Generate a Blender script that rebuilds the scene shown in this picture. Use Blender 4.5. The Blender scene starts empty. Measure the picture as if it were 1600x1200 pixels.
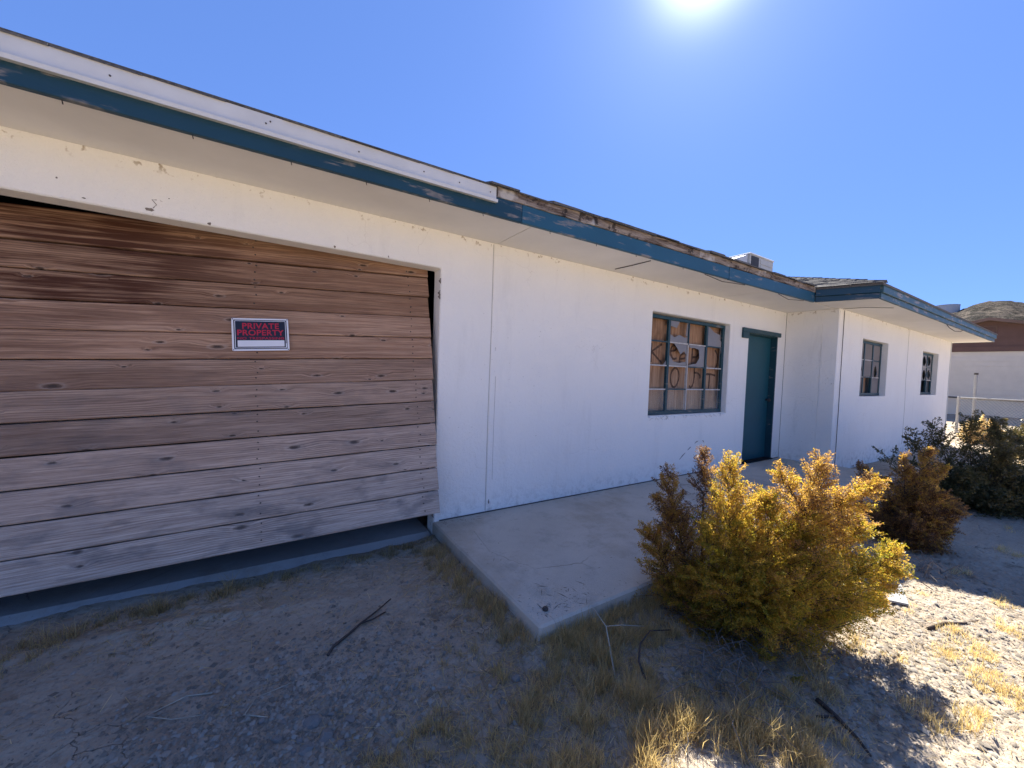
import bpy, bmesh, math, random
import numpy as np
from mathutils import Vector, Matrix
random.seed(7); rng = np.random.default_rng(11)
sc = bpy.context.scene
COL = sc.collection

# ------------------------------------------------------------------ camera
YAW, PITCH, ROLL, FPX, CAM_H, CAM_D = 0.5659, -0.0352, 0.0368, 604.1, 1.311, 3.066
def cam_axes():
    cy, sy, cp, sp = math.cos(YAW), math.sin(YAW), math.cos(PITCH), math.sin(PITCH)
    f = Vector((sy*cp, cy*cp, sp)); r = Vector((cy, -sy, 0)); u = r.cross(f)
    c, s = math.cos(ROLL), math.sin(ROLL)
    return c*r + s*u, -s*r + c*u, f
cr, cu, cf = cam_axes()
cam = bpy.data.cameras.new('camera'); camo = bpy.data.objects.new('camera', cam); COL.objects.link(camo)
M = Matrix.Identity(4)
for i in range(3):
    M[i][0] = cr[i]; M[i][1] = cu[i]; M[i][2] = -cf[i]
M[0][3], M[1][3], M[2][3] = 0, -CAM_D, CAM_H
camo.matrix_world = M
cam.sensor_width = 36; cam.lens = FPX/1600*36; cam.clip_start = .05; cam.clip_end = 9000
sc.camera = camo

# ------------------------------------------------------------------ sky, sun, exposure
SUN = Vector((0.85, 0.565, 1.0)).normalized()
SUN_EL = math.asin(SUN.z); SUN_AZ = math.atan2(SUN.x, SUN.y)
W = bpy.data.worlds.new('World'); sc.world = W; W.use_nodes = True
nt = W.node_tree; nt.nodes.clear()
sky = nt.nodes.new('ShaderNodeTexSky'); sky.sky_type = 'NISHITA'; sky.sun_disc = False
sky.sun_elevation = SUN_EL; sky.sun_rotation = SUN_AZ
sky.altitude = 900; sky.air_density = 0.7; sky.dust_density = 0.3; sky.ozone_density = 6.0
bg = nt.nodes.new('ShaderNodeBackground'); bg.inputs['Strength'].default_value = 0.15
gam = nt.nodes.new('ShaderNodeGamma'); gam.inputs[1].default_value = .46      # even, deep desert blue all round
tint = nt.nodes.new('ShaderNodeMix'); tint.data_type = 'RGBA'; tint.blend_type = 'MULTIPLY'; tint.inputs[0].default_value = 1; tint.inputs[7].default_value = (.245, .37, .68, 1)
wo = nt.nodes.new('ShaderNodeOutputWorld')
nt.links.new(sky.outputs[0], gam.inputs[0]); nt.links.new(gam.outputs[0], tint.inputs[6]); 
# bright circumsolar sky round the sun, which stands just above the picture
geo = nt.nodes.new('ShaderNodeTexCoord'); dp = nt.nodes.new('ShaderNodeVectorMath'); dp.operation = 'DOT_PRODUCT'; dp.inputs[1].default_value = SUN
nt.links.new(geo.outputs['Generated'], dp.inputs[0])
glow = None
for (p, k) in ((55, .16), (420, 2.2)):
    pw = nt.nodes.new('ShaderNodeMath'); pw.operation = 'POWER'; pw.use_clamp = False; pw.inputs[1].default_value = p
    mxz = nt.nodes.new('ShaderNodeMath'); mxz.operation = 'MAXIMUM'; mxz.inputs[1].default_value = 0; nt.links.new(dp.outputs['Value'], mxz.inputs[0]); nt.links.new(mxz.outputs[0], pw.inputs[0])
    ml = nt.nodes.new('ShaderNodeMath'); ml.operation = 'MULTIPLY_ADD'; ml.inputs[1].default_value = k; nt.links.new(pw.outputs[0], ml.inputs[0])
    if glow: nt.links.new(glow, ml.inputs[2])
    else: ml.inputs[2].default_value = 0
    glow = ml.outputs[0]
addg = nt.nodes.new('ShaderNodeMix'); addg.data_type = 'RGBA'; addg.blend_type = 'ADD'; addg.inputs[0].default_value = 1
nt.links.new(tint.outputs[2], addg.inputs[6]); nt.links.new(glow, addg.inputs[7]); nt.links.new(addg.outputs[2], bg.inputs[0]); nt.links.new(bg.outputs[0], wo.inputs[0])
sl = bpy.data.lights.new('sun', 'SUN'); sl.energy = 3.3; sl.angle = math.radians(.53); sl.color = (1, .94, .84)
so = bpy.data.objects.new('sun', sl); COL.objects.link(so); so.rotation_euler = (-SUN).to_track_quat('-Z', 'Y').to_euler()
sc.view_settings.view_transform = 'Standard'; sc.view_settings.look = 'None'
sc.view_settings.gamma = 1; sc.view_settings.use_curve_mapping = False
sc.view_settings.exposure = 2.35
sc.render.engine = 'CYCLES'
sc.cycles.max_bounces = 8; sc.cycles.diffuse_bounces = 5; sc.cycles.transparent_max_bounces = 12

# ------------------------------------------------------------------ helpers
def tag(o, label=None, cat=None, group=None, kind=None):
    if label: o['label'] = label
    if cat: o['category'] = cat
    if group: o['group'] = group
    if kind: o['kind'] = kind
    return o
def empty(name, loc=(0, 0, 0), label=None, cat=None, group=None):
    o = bpy.data.objects.new(name, None); COL.objects.link(o); o.location = loc; o.empty_display_size = .1
    return tag(o, label, cat, group)
def link(name, me, mat=None, parent=None):
    o = bpy.data.objects.new(name, me); COL.objects.link(o)
    if mat and not me.materials: me.materials.append(mat)
    if parent:
        o.parent = parent
        if parent.parent is None and parent.type == 'EMPTY':
            o.matrix_parent_inverse = Matrix.Translation(parent.location).inverted()
    return o
class MB:
    def __init__(s): s.v = []; s.f = []
    def poly(s, pts):
        b = len(s.v); s.v += [tuple(p) for p in pts]; s.f.append(tuple(range(b, b+len(pts))))
    def hexa(s, p):          # 8 corners: bottom 4 ccw, top 4 ccw
        b = len(s.v); s.v += [tuple(x) for x in p]
        for q in ((3,2,1,0),(4,5,6,7),(0,1,5,4),(1,2,6,5),(2,3,7,6),(3,0,4,7)): s.f.append(tuple(b+i for i in q))
    def box(s, x0, x1, y0, y1, z0, z1):
        s.hexa([(x0,y0,z0),(x1,y0,z0),(x1,y1,z0),(x0,y1,z0),(x0,y0,z1),(x1,y0,z1),(x1,y1,z1),(x0,y1,z1)])
    def beam(s, a, b, sec):  # profile sec [(off_y, off_z)] swept straight from a to b, offsets horizontal-normal / up
        a, b = Vector(a), Vector(b); d = (b-a).normalized(); n = Vector((-d.y, d.x, 0)).normalized(); u = Vector((0,0,1))
        k = len(sec); i0 = len(s.v)
        for P in (a, b):
            for (o, h) in sec: s.v.append(tuple(P + n*o + u*h))
        for i in range(k):
            j = (i+1) % k; s.f.append((i0+i, i0+j, i0+k+j, i0+k+i))
        s.f.append(tuple(i0+i for i in reversed(range(k)))); s.f.append(tuple(i0+k+i for i in range(k)))
    def tube(s, pts, r, n=8, cap=True):
        pts = [Vector(p) for p in pts]; rs = r if hasattr(r, '__len__') else [r]*len(pts)
        i0 = len(s.v); ref = Vector((0,0,1))
        for i, p in enumerate(pts):
            d = (pts[min(i+1,len(pts)-1)]-pts[max(i-1,0)]).normalized()
            a = d.cross(ref)
            if a.length < .05: a = d.cross(Vector((1,0,0)))
            a.normalize(); b = d.cross(a)
            for k in range(n):
                t = 2*math.pi*k/n; s.v.append(tuple(p + (a*math.cos(t)+b*math.sin(t))*rs[i]))
        for i in range(len(pts)-1):
            for k in range(n):
                k2 = (k+1) % n; s.f.append((i0+i*n+k, i0+(i+1)*n+k, i0+(i+1)*n+k2, i0+i*n+k2))
        if cap:
            s.f.append(tuple(i0+k for k in range(n))); s.f.append(tuple(i0+(len(pts)-1)*n+k for k in reversed(range(n))))
    def mesh(s, name, mat=None, smooth=False):
        me = bpy.data.meshes.new(name); me.from_pydata(s.v, [], s.f); me.update()
        bm = bmesh.new(); bm.from_mesh(me); bmesh.ops.recalc_face_normals(bm, faces=bm.faces); bm.to_mesh(me); bm.free()
        if mat: me.materials.append(mat)
        if smooth:
            for p in me.polygons: p.use_smooth = True
        return me
    def build(s, name, mat=None, parent=None, bevel=0, smooth=False):
        o = link(name, s.mesh(name, mat, smooth), None, parent)
        if bevel:
            m = o.modifiers.new('b', 'BEVEL'); m.width = bevel; m.segments = 1; m.limit_method = 'ANGLE'; m.angle_limit = .6
        return o
def npmesh(name, V, F, mat=None, attr=None):
    me = bpy.data.meshes.new(name); V = np.asarray(V, np.float32); F = np.asarray(F, np.int32)
    me.vertices.add(len(V)); me.vertices.foreach_set('co', V.ravel())
    k = F.shape[1]; me.loops.add(F.size); me.polygons.add(len(F))
    me.loops.foreach_set('vertex_index', F.ravel())
    me.polygons.foreach_set('loop_start', np.arange(0, F.size, k, dtype=np.int32))
    me.update(calc_edges=True); me.validate()
    if attr is not None:
        a = me.attributes.new('hue', 'FLOAT', 'POINT'); a.data.foreach_set('value', np.asarray(attr, np.float32))
    if mat: me.materials.append(mat)
    return me
def vnoise(x, y, seed=0):
    x = np.asarray(x, float); y = np.asarray(y, float)
    xi = np.floor(x).astype(np.int64); yi = np.floor(y).astype(np.int64); fx = x-xi; fy = y-yi
    fx = fx*fx*(3-2*fx); fy = fy*fy*(3-2*fy)
    def h(a, b):
        n = (a*374761393 + b*668265263 + seed*974711) & 0x7fffffff
        n = ((n ^ (n >> 13))*1274126177) & 0x7fffffff
        return ((n ^ (n >> 16)) & 0xffff)/65535.
    return (h(xi,yi)*(1-fx)+h(xi+1,yi)*fx)*(1-fy) + (h(xi,yi+1)*(1-fx)+h(xi+1,yi+1)*fx)*fy
def fbm(x, y, o=4, seed=0):
    r = 0; a = .5
    for i in range(o): r = r + a*(vnoise(x, y, seed+i)-.5)*2; x = x*2.03; y = y*2.03; a *= .5
    return r

# ------------------------------------------------------------------ materials
class NM:
    def __init__(s, name, rough=.8, spec=.3):
        s.m = bpy.data.materials.new(name); s.m.use_nodes = True; s.t = s.m.node_tree; s.n = s.t.nodes
        s.b = s.n['Principled BSDF']; s.b.inputs['Roughness'].default_value = rough
        s.b.inputs['Specular IOR Level'].default_value = spec
        s.tc = s.n.new('ShaderNodeTexCoord')
    def L(s, a, b): s.t.links.new(a, b)
    def _in(s, sock, v):
        if hasattr(v, 'is_output'): s.L(v, sock)
        else: sock.default_value = v
    def map(s, scale=(1,1,1), src=None, rot=(0,0,0), loc=None):
        n = s.n.new('ShaderNodeMapping'); s.L(src or s.tc.outputs['Object'], n.inputs[0])
        n.inputs['Scale'].default_value = scale; n.inputs['Rotation'].default_value = rot
        if loc is not None: s._in(n.inputs['Location'], loc)
        return n.outputs[0]
    def noise(s, scale, detail=4, rough=.6, vec=None, dist=0):
        n = s.n.new('ShaderNodeTexNoise'); n.inputs['Scale'].default_value = scale; n.inputs['Detail'].default_value = detail
        n.inputs['Roughness'].default_value = rough; n.inputs['Distortion'].default_value = dist
        s.L(vec or s.tc.outputs['Object'], n.inputs['Vector']); return n.outputs[0]
    def vor(s, scale, feat='F1', vec=None, out='Distance', rand=1):
        n = s.n.new('ShaderNodeTexVoronoi'); n.feature = feat; n.inputs['Scale'].default_value = scale
        n.inputs['Randomness'].default_value = rand
        s.L(vec or s.tc.outputs['Object'], n.inputs['Vector']); return n.outputs[out]
    def ramp(s, fac, stops):
        n = s.n.new('ShaderNodeValToRGB'); e = n.color_ramp.elements
        while len(e) < len(stops): e.new(.5)
        for i, (p, c) in enumerate(stops):
            e[i].position = p; e[i].color = (c, c, c, 1) if not hasattr(c, '__len__') else (*c, 1)
        s.L(fac, n.inputs[0]); return n.outputs[0]
    def mix(s, fac, a, b, mode='MIX'):
        n = s.n.new('ShaderNodeMix'); n.data_type = 'RGBA'; n.blend_type = mode
        s._in(n.inputs[0], fac); 
        for k, v in ((6, a), (7, b)):
            if hasattr(v, 'is_output'): s.L(v, n.inputs[k])
            else: n.inputs[k].default_value = (*v, 1) if hasattr(v, '__len__') else (v, v, v, 1)
        return n.outputs[2]
    def math(s, op, a, b=0, clamp=False):
        n = s.n.new('ShaderNodeMath'); n.operation = op; n.use_clamp = clamp
        s._in(n.inputs[0], a); s._in(n.inputs[1], b); return n.outputs[0]
    def sep(s, src=None):
        n = s.n.new('ShaderNodeSeparateXYZ'); s.L(src or s.tc.outputs['Object'], n.inputs[0]); return n.outputs
    def bump(s, h, dist=.01, strength=1, normal=None):
        n = s.n.new('ShaderNodeBump'); n.inputs['Distance'].default_value = dist; n.inputs['Strength'].default_value = strength
        s.L(h, n.inputs['Height'])
        if normal: s.L(normal, n.inputs['Normal'])
        return n.outputs[0]
    def col(s, c):
        if hasattr(c, 'is_output'): s.L(c, s.b.inputs['Base Color'])
        else: s.b.inputs['Base Color'].default_value = (*c, 1)
        return s
    def nrm(s, n): s.L(n, s.b.inputs['Normal']); return s

def mat_stucco(name, base=(.90,.875,.82), dirt=.5):
    k = NM(name, .9, .15)
    p = k.tc.outputs['Object']
    m1 = k.noise(1.3, 5, .6); c = k.mix(k.ramp(m1, [(.35,0),(.7,.55)]), base, tuple(v*.93 for v in base))
    # rubbed grey marks and thin runs of dirt
    run = k.noise(1, 5, .65, k.map((4.5, 4.5, .8)))
    c = k.mix(k.ramp(run, [(.56,0),(.78,.45*dirt)]), c, (.55,.52,.48))
    sp = k.noise(38, 3, .6); sp2 = k.noise(2.1, 2, .5)
    c = k.mix(k.math('MULTIPLY', k.ramp(sp, [(.66,0),(.71,.7)]), k.ramp(sp2, [(.5,0),(.62,1)])), c, (.40,.36,.31))
    # hairline cracks where the coat has aged
    nz = k.n.new('ShaderNodeTexNoise'); nz.inputs['Scale'].default_value = 3.2; nz.inputs['Detail'].default_value = 6; k.L(p, nz.inputs['Vector'])
    ed = k.vor(2.1, 'DISTANCE_TO_EDGE', k.mix(.42, p, nz.outputs['Color'], 'ADD'))
    msk = k.ramp(k.noise(1.1, 4, .7), [(.53,0),(.62,1)])
    c = k.mix(k.math('MULTIPLY', k.ramp(ed, [(.0,.38),(.0045,0)]), msk), c, (.45,.41,.36))
    # splash-back dirt along the foot, brown flecks under the soffit
    z = k.sep()[2]
    foot = k.math('MULTIPLY', k.ramp(z, [(0.0,1),(.24,0)]), k.ramp(k.noise(13, 5, .7), [(.47,0),(.66,.5)]))
    c = k.mix(foot, c, (.40,.36,.31))
    zz = k.math('MULTIPLY', z, .4)
    topm = k.math('MULTIPLY', k.ramp(zz, [(.945,0),(.972,1)]), k.ramp(k.noise(16, 3), [(.6,0),(.66,.8)]))
    c = k.mix(topm, c, (.33,.25,.16))
    k.col(c)
    h = k.math('ADD', k.math('MULTIPLY', k.noise(120, 3, .6), .5), k.math('MULTIPLY', k.noise(34, 4, .6), .9))
    k.nrm(k.bump(h, .009, .9)); return k.m
M_STUCCO = mat_stucco('stucco_white')
M_STUCCO2 = mat_stucco('stucco_recess', dirt=.9)

def mat_teal(name, wear=.25, base=(.012,.062,.082)):
    k = NM(name, .5, .4)
    n = k.noise(1, 5, .65, k.map((3, 3, 22)))
    n2 = k.noise(5, 3, .6)
    c = k.mix(k.noise(2.5, 4), base, tuple(v*1.6 for v in base))
    w = k.math('MULTIPLY', k.ramp(n, [(.60-wear*.12,0),(.66-wear*.12,1)]), k.ramp(n2, [(.50-.1*wear,0),(.60-.1*wear,1)]))
    c = k.mix(k.math('MULTIPLY', w, min(1, wear*2.2)), c, (.30,.25,.21))
    k.col(c); k.nrm(k.bump(n, .004, .5)); return k.m
M_TEAL = mat_teal('teal_board', .28, (.006,.036,.060))
M_TEALR = mat_teal('teal_board_lighter', .3, (.012,.065,.110))  # lighter teal for the right-hand boards of the main eave
M_TEAL2 = mat_teal('teal_board_sunworn', .6, (.032,.078,.100))
M_TEALW = mat_teal('teal_steel', .22, (.008,.042,.056))
M_DOOR = mat_teal('teal_door', .0, (.006,.060,.078))

def mat_baretrim():
    k = NM('weathered_trim', .9, .1)
    n = k.noise(1, 6, .7, k.map((4, 4, 34), rot=(0, 0, 0))); f = k.noise(9, 4, .65)
    c = k.mix(k.ramp(n, [(.38,0),(.62,1)]), (.10,.07,.055), (.36,.30,.25))
    c = k.mix(k.ramp(f, [(.56,0),(.62,.9)]), c, (.035,.03,.03))
    c = k.mix(k.ramp(k.noise(4, 3), [(.58,0),(.66,.8)]), c, (.55,.52,.48))
    k.col(c); k.nrm(k.bump(n, .012, .9)); return k.m
M_BARE = mat_baretrim()
def mat_plain(name, c, rough=.8, spec=.3, var=.15, scale=6, bump=.0):
    k = NM(name, rough, spec)
    n = k.noise(scale, 4)
    k.col(k.mix(k.ramp(n, [(.3,0),(.7,1)]), tuple(v*(1-var) for v in c), tuple(min(1, v*(1+var)) for v in c)))
    if bump: k.nrm(k.bump(k.noise(scale*8, 4), .01, bump))
    return k.m
M_SOFFIT = mat_plain('soffit_paint', (.78,.75,.70), .85, .2, .05, 2, .1)
M_FLASH = mat_plain('white_metal', (.60,.60,.58), .5, .4, .06, 5)
M_DARK = mat_plain('dark_interior', (.02,.02,.022), .9, .1)
M_RUST = mat_plain('rusty_wire', (.06,.05,.045), .7)
M_SHING = None
def mat_shingle():
    k = NM('asphalt_shingle', .95, .1)
    r = k.n.new('ShaderNodeNewGeometry').outputs['Random Per Island']
    oi = k.n.new('ShaderNodeObjectInfo').outputs['Random']
    c = k.mix(k.math('FRACT', k.math('ADD', r, oi)), (.055,.052,.05), (.14,.135,.13))
    c = k.mix(k.ramp(k.noise(60, 3), [(.4,0),(.7,.6)]), c, (.20,.19,.18))
    k.col(c); k.nrm(k.bump(k.noise(200, 2), .004, .8)); return k.m
M_SHING = mat_shingle()

def mat_wood():
    k = NM('weathered_plank', .85, .15)
    oi = k.n.new('ShaderNodeObjectInfo')
    off = k.n.new('ShaderNodeVectorMath'); off.operation = 'SCALE'; off.inputs['Scale'].default_value = 37.
    cmb = k.n.new('ShaderNodeCombineXYZ'); k.L(oi.outputs['Random'], cmb.inputs[0]); k.L(oi.outputs['Random'], cmb.inputs[2])
    k.L(cmb.outputs[0], off.inputs[0])
    add = k.n.new('ShaderNodeVectorMath'); add.operation = 'ADD'; k.L(k.tc.outputs['Object'], add.inputs[0]); k.L(off.outputs[0], add.inputs[1])
    P = add.outputs[0]
    # knots: distance to sparse points; the grain bends round them
    kv = k.map((2.9, 0.0, 8.6), P)
    vn = k.n.new('ShaderNodeTexVoronoi'); vn.voronoi_dimensions = '2D'; vn.inputs['Scale'].default_value = 1
    kx = k.sep(kv); k2 = k.n.new('ShaderNodeCombineXYZ'); k.L(kx[0], k2.inputs[0]); k.L(kx[2], k2.inputs[1]); k.L(k2.outputs[0], vn.inputs['Vector'])
    pick = k.sep(vn.outputs['Color'])[0]; psz = k.sep(vn.outputs['Color'])[1]
    vd = k.math('MULTIPLY', k.math('ADD', vn.outputs['Distance'], k.math('MULTIPLY', k.math('SUBTRACT', k.noise(34, 3, .6, P), .5), .10)), k.math('ADD', .8, k.math('MULTIPLY', psz, 1.9)))
    on = k.math('GREATER_THAN', pick, .50)
    pull = k.math('MULTIPLY', k.ramp(vd, [(0,1),(.42,0)]), on)
    z = k.sep(P)
    warped = k.n.new('ShaderNodeCombineXYZ')
    k.L(z[0], warped.inputs[0]); k.L(z[1], warped.inputs[1])
    k.L(k.math('ADD', z[2], k.math('ADD', k.math('MULTIPLY', pull, .022), k.math('MULTIPLY', k.noise(1, 2, .5, k.map((1.1, 1, 5), P)), .05))), warped.inputs[2])
    wv = warped.outputs[0]
    fine = k.noise(1, 6, .7, k.map((4, 1, 150), wv)); band = k.noise(1, 4, .6, k.map((1.0, 1, 42), wv)); big = k.noise(1, 3, .5, k.map((1.3, 1, 4), P))
    cath = k.n.new('ShaderNodeTexWave'); cath.wave_type = 'BANDS'; cath.bands_direction = 'Z'; cath.inputs['Scale'].default_value = 14
    cath.inputs['Distortion'].default_value = 3.0; cath.inputs['Detail'].default_value = 2; cath.inputs['Detail Scale'].default_value = .7
    k.L(k.map((.55, 1, 1.6), wv), cath.inputs['Vector'])
    colr = k.n.new('ShaderNodeSeparateColor'); k.L(oi.outputs['Color'], colr.inputs[0])
    red, grey, stain = colr.outputs[0], colr.outputs[1], colr.outputs[2]
    warm = k.mix(k.ramp(band, [(.3,0),(.7,1)]), (.36,.195,.12), (.60,.375,.24))
    gry = k.mix(k.ramp(band, [(.3,0),(.7,1)]), (.40,.33,.28), (.58,.495,.42))
    c = k.mix(grey, warm, gry)
    c = k.mix(k.math('MULTIPLY', k.ramp(fine, [(.36,.8),(.56,0)]), .7), c, (.13,.08,.055))
    c = k.mix(k.math('MULTIPLY', k.ramp(cath.outputs[0], [(.55,0),(.95,.5)]), k.ramp(k.noise(1, 2, .5, k.map((.7,1,3), P)), [(.45,0),(.6,1)])), c, (.13,.085,.06))
    # dark red-brown stain (old finish that survives in streaks)
    stf = k.noise(1, 6, .7, k.map((.75, 1, 26), wv))
    sm = k.math('MULTIPLY', k.ramp(k.math('ADD', k.math('MULTIPLY', stf, .65), k.math('MULTIPLY', big, .45)), [(.49,0),(.585,.95)]), k.math('MULTIPLY', stain, k.ramp(k.math('MULTIPLY', k.math('ADD', k.sep()[0], 4.6), .217), [(.60,1),(.74,.55),(.95,.3)])))
    c = k.mix(sm, c, (.085,.032,.02))
    # knots
    ring = k.math('MULTIPLY', k.ramp(vd, [(.035,.95),(.075,.55),(.10,.15),(.14,0)]), on)
    c = k.mix(ring, c, (.06,.045,.038))
    halo = k.math('MULTIPLY', k.ramp(vd, [(.09,0),(.12,.28),(.18,0)]), on); c = k.mix(halo, c, (.50,.44,.38))
    # grey damp weathering near the lowest boards and right ends
    c = k.mix(k.math('MULTIPLY', k.ramp(k.noise(3, 4, .6, k.map((1,1,2.5), P)), [(.52,0),(.64,.7)]), k.math('MULTIPLY', grey, .8)), c, (.13,.125,.125))
    blot = k.math('MULTIPLY', k.math('MULTIPLY', k.ramp(vd, [(.10,.6),(.5,0)]), on), k.math('MULTIPLY', grey, k.ramp(k.noise(5, 4, .7, P), [(.4,0),(.6,1)])))
    c = k.mix(blot, c, (.12,.115,.115))
    bri = k.n.new('ShaderNodeHueSaturation'); k.L(c, bri.inputs['Color']); k.L(k.math('ADD', .82, k.math('MULTIPLY', oi.outputs['Random'], .36)), bri.inputs['Value']); c = bri.outputs[0]
    k.col(c)
    h = k.math('SUBTRACT', k.math('ADD', k.math('MULTIPLY', fine, .6), k.math('MULTIPLY', band, .5)), k.math('MULTIPLY', ring, .8))
    k.nrm(k.bump(h, .006, .8)); return k.m
M_WOOD = mat_wood()

def mat_ground():
    k = NM('desert_dirt', .95, .08)
    p = k.tc.outputs['Object']
    a = k.noise(.9, 5, .6); b = k.noise(7, 5, .65); d = k.noise(45, 4, .65)
    c = k.mix(k.ramp(a, [(.35,0),(.65,1)]), (.31,.25,.19), (.44,.365,.275))
    c = k.mix(k.ramp(b, [(.42,0),(.7,.6)]), c, (.46,.39,.30))
    c = k.mix(k.ramp(d, [(.55,0),(.72,.6)]), c, (.13,.11,.09))
    gz = k.n.new('ShaderNodeTexNoise'); gz.inputs['Scale'].default_value = 7; gz.inputs['Detail'].default_value = 5; k.L(p, gz.inputs['Vector'])
    ed = k.vor(6.5, 'DISTANCE_TO_EDGE', k.map((1,1,0), k.mix(.16, p, gz.outputs['Color'], 'ADD'))); msk = k.ramp(k.noise(2.1, 4, .7), [(.55,0),(.62,1)])
    crack = k.math('MULTIPLY', k.ramp(ed, [(0,1),(.014,0)]), msk)
    c = k.mix(k.math('MULTIPLY', crack, .8), c, (.07,.06,.05))
    lit = k.ramp(k.noise(22, 4, .7), [(.62,0),(.68,.8)]); c = k.mix(k.math('MULTIPLY', lit, k.ramp(k.noise(2.3, 3), [(.45,0),(.6,.9)])), c, (.10,.08,.06))
    # brown plant litter worked into the dirt round the grass
    lp = k.math('ADD', k.noise(2.6, 5, .7), k.math('MULTIPLY', k.noise(17, 3, .7), .35))
    c = k.mix(k.ramp(lp, [(.76,0),(.86,.6)]), c, (.13,.095,.062))
    # far off: scattered scrub seen as dark spots
    far = k.math('MULTIPLY', k.ramp(k.vor(.35, 'F1'), [(.16,1),(.26,0)]), k.ramp(k.math('MULTIPLY', k.sep()[0], .02), [(.5,0),(.8,1)]))
    c = k.mix(k.math('MULTIPLY', far, .8), c, (.09,.085,.06))
    k.col(c)
    fl = k.vor(30, 'F1', k.map((1, 1, .2), k.mix(.03, p, k.noise(14, 3), 'ADD')))
    h = k.math('ADD', k.math('MULTIPLY', k.noise(26, 6, .7), 1.0), k.math('MULTIPLY', fl, .45))
    h = k.math('SUBTRACT', h, k.math('MULTIPLY', crack, .9))
    k.nrm(k.bump(h, .022, .85)); return k.m
M_GROUND = mat_ground()

def mat_concrete(name, base=(.55,.49,.405)):
    k = NM(name, .85, .2)
    c = k.mix(k.ramp(k.noise(1.8, 5, .65), [(.35,0),(.65,1)]), tuple(v*.86 for v in base), base)
    c = k.mix(k.ramp(k.noise(4, 6, .75), [(.52,0),(.72,.7)]), c, tuple(v*.6 for v in base))
    c = k.mix(k.ramp(k.noise(1.1, 5, .7), [(.52,0),(.68,.55)]), c, (.36,.29,.21))
    c = k.mix(k.ramp(k.noise(90, 2), [(.66,0),(.74,.5)]), c, (.16,.14,.12))
    ed = k.vor(1.1, 'DISTANCE_TO_EDGE', k.mix(.09, k.tc.outputs['Object'], k.noise(4, 3), 'ADD'))
    c = k.mix(k.math('MULTIPLY', k.ramp(ed, [(0,.8),(.006,0)]), k.ramp(k.noise(.8, 2), [(.55,0),(.62,1)])), c, (.14,.12,.10))
    c = k.mix(k.ramp(k.noise(1, 4, .7, k.map((3, 14, 1))), [(.66,0),(.72,.5)]), c, (.24,.20,.15))
    k.col(c); k.nrm(k.bump(k.noise(70, 5, .7), .006, .5)); return k.m
M_CONC = mat_concrete('concrete_slab')
M_CONC2 = mat_concrete('concrete_apron', (.42,.41,.39))

def mat_leaf(name, stops, trans=.5):
    k = NM(name, .42, .5)
    at = k.n.new('ShaderNodeAttribute'); at.attribute_name = 'hue'
    rnd = k.n.new('ShaderNodeNewGeometry').outputs['Random Per Island']
    f = k.math('ADD', at.outputs['Fac'], k.math('MULTIPLY', k.math('SUBTRACT', rnd, .5), .5), True)
    c = k.ramp(f, stops); k.col(c)
    tr = k.n.new('ShaderNodeBsdfTranslucent'); k.L(k.mix(1, c, (1.6,1.6,1.2), 'MULTIPLY'), tr.inputs[0])
    mx = k.n.new('ShaderNodeMixShader'); mx.inputs[0].default_value = trans
    k.L(k.b.outputs[0], mx.inputs[1]); k.L(tr.outputs[0], mx.inputs[2])
    k.L(mx.outputs[0], k.n['Material Output'].inputs[0]); return k.m
M_LEAF = mat_leaf('bush_leaf', [(0,(.16,.17,.022)),(.35,(.42,.295,.042)),(.6,(.44,.255,.065)),(.82,(.20,.115,.068)),(1,(.115,.065,.042))], .62)
M_LEAFD = mat_leaf('dark_bush_leaf', [(0,(.06,.068,.026)),(.5,(.12,.10,.04)),(1,(.19,.135,.06))], .3)
M_GRASS = mat_leaf('dry_grass', [(0,(.20,.15,.08)),(.45,(.46,.35,.19)),(.8,(.55,.40,.18)),(1,(.66,.54,.34))], .4)
M_BARK = mat_plain('bark', (.07,.055,.045), .95, .1, .4, 30, .5)
M_STONE = mat_plain('stone', (.27,.25,.225), .95, .1, .25, 20, .6)
M_STICK = mat_plain('dry_stick', (.085,.065,.055), .9, .1, .4, 30, .4)
M_PALE = mat_plain('pale_straw', (.42,.37,.29), .85, .1, .2, 40)

# ------------------------------------------------------------------ ground: one graded sheet to the horizon
def ground_z(x, y):
    x = np.asarray(x, float); y = np.asarray(y, float)
    z = -.125 + .022*fbm(x*.55, y*.55, 3, 3) + .010*fbm(x*3.1, y*3.1, 3, 9)
    z = z - .035*np.clip((x-1.2)/3, 0, 1)*np.clip((-1.6-y)/1.2, 0, 1) - .10*np.clip((x-6)/8, 0, 1)
    z = z + .30*np.clip((x-17)/9, 0, 1) + .012*np.clip(x-26, 0, 120)
    z = z + np.clip(np.hypot(x, y)-20, 0, 300)*.004*fbm(x*.03, y*.03, 3, 5)
    d = np.hypot(np.maximum(1.2-x, 0), np.maximum(-1.53-y, 0)); z = z + .05*np.exp(-(d/.13)**2)*np.clip(.6+vnoise(x*5, y*5, 93)*.7, 0, 1.1)*(y < -.02)
    # washed ridge of dirt in front of the apron
    z = z + .010*fbm(x*6.3+2, y*6.3, 3, 91)*np.clip(1.3-np.abs(vnoise(x*1.3, y*1.3, 92)-.5)*2, 0, 1)
    z = z + .018*np.exp(-((y+.48+.12*np.sin(x*2.1))/.05)**2)*np.clip(1.2-np.abs(x+.4), 0, 1)
    return z
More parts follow.
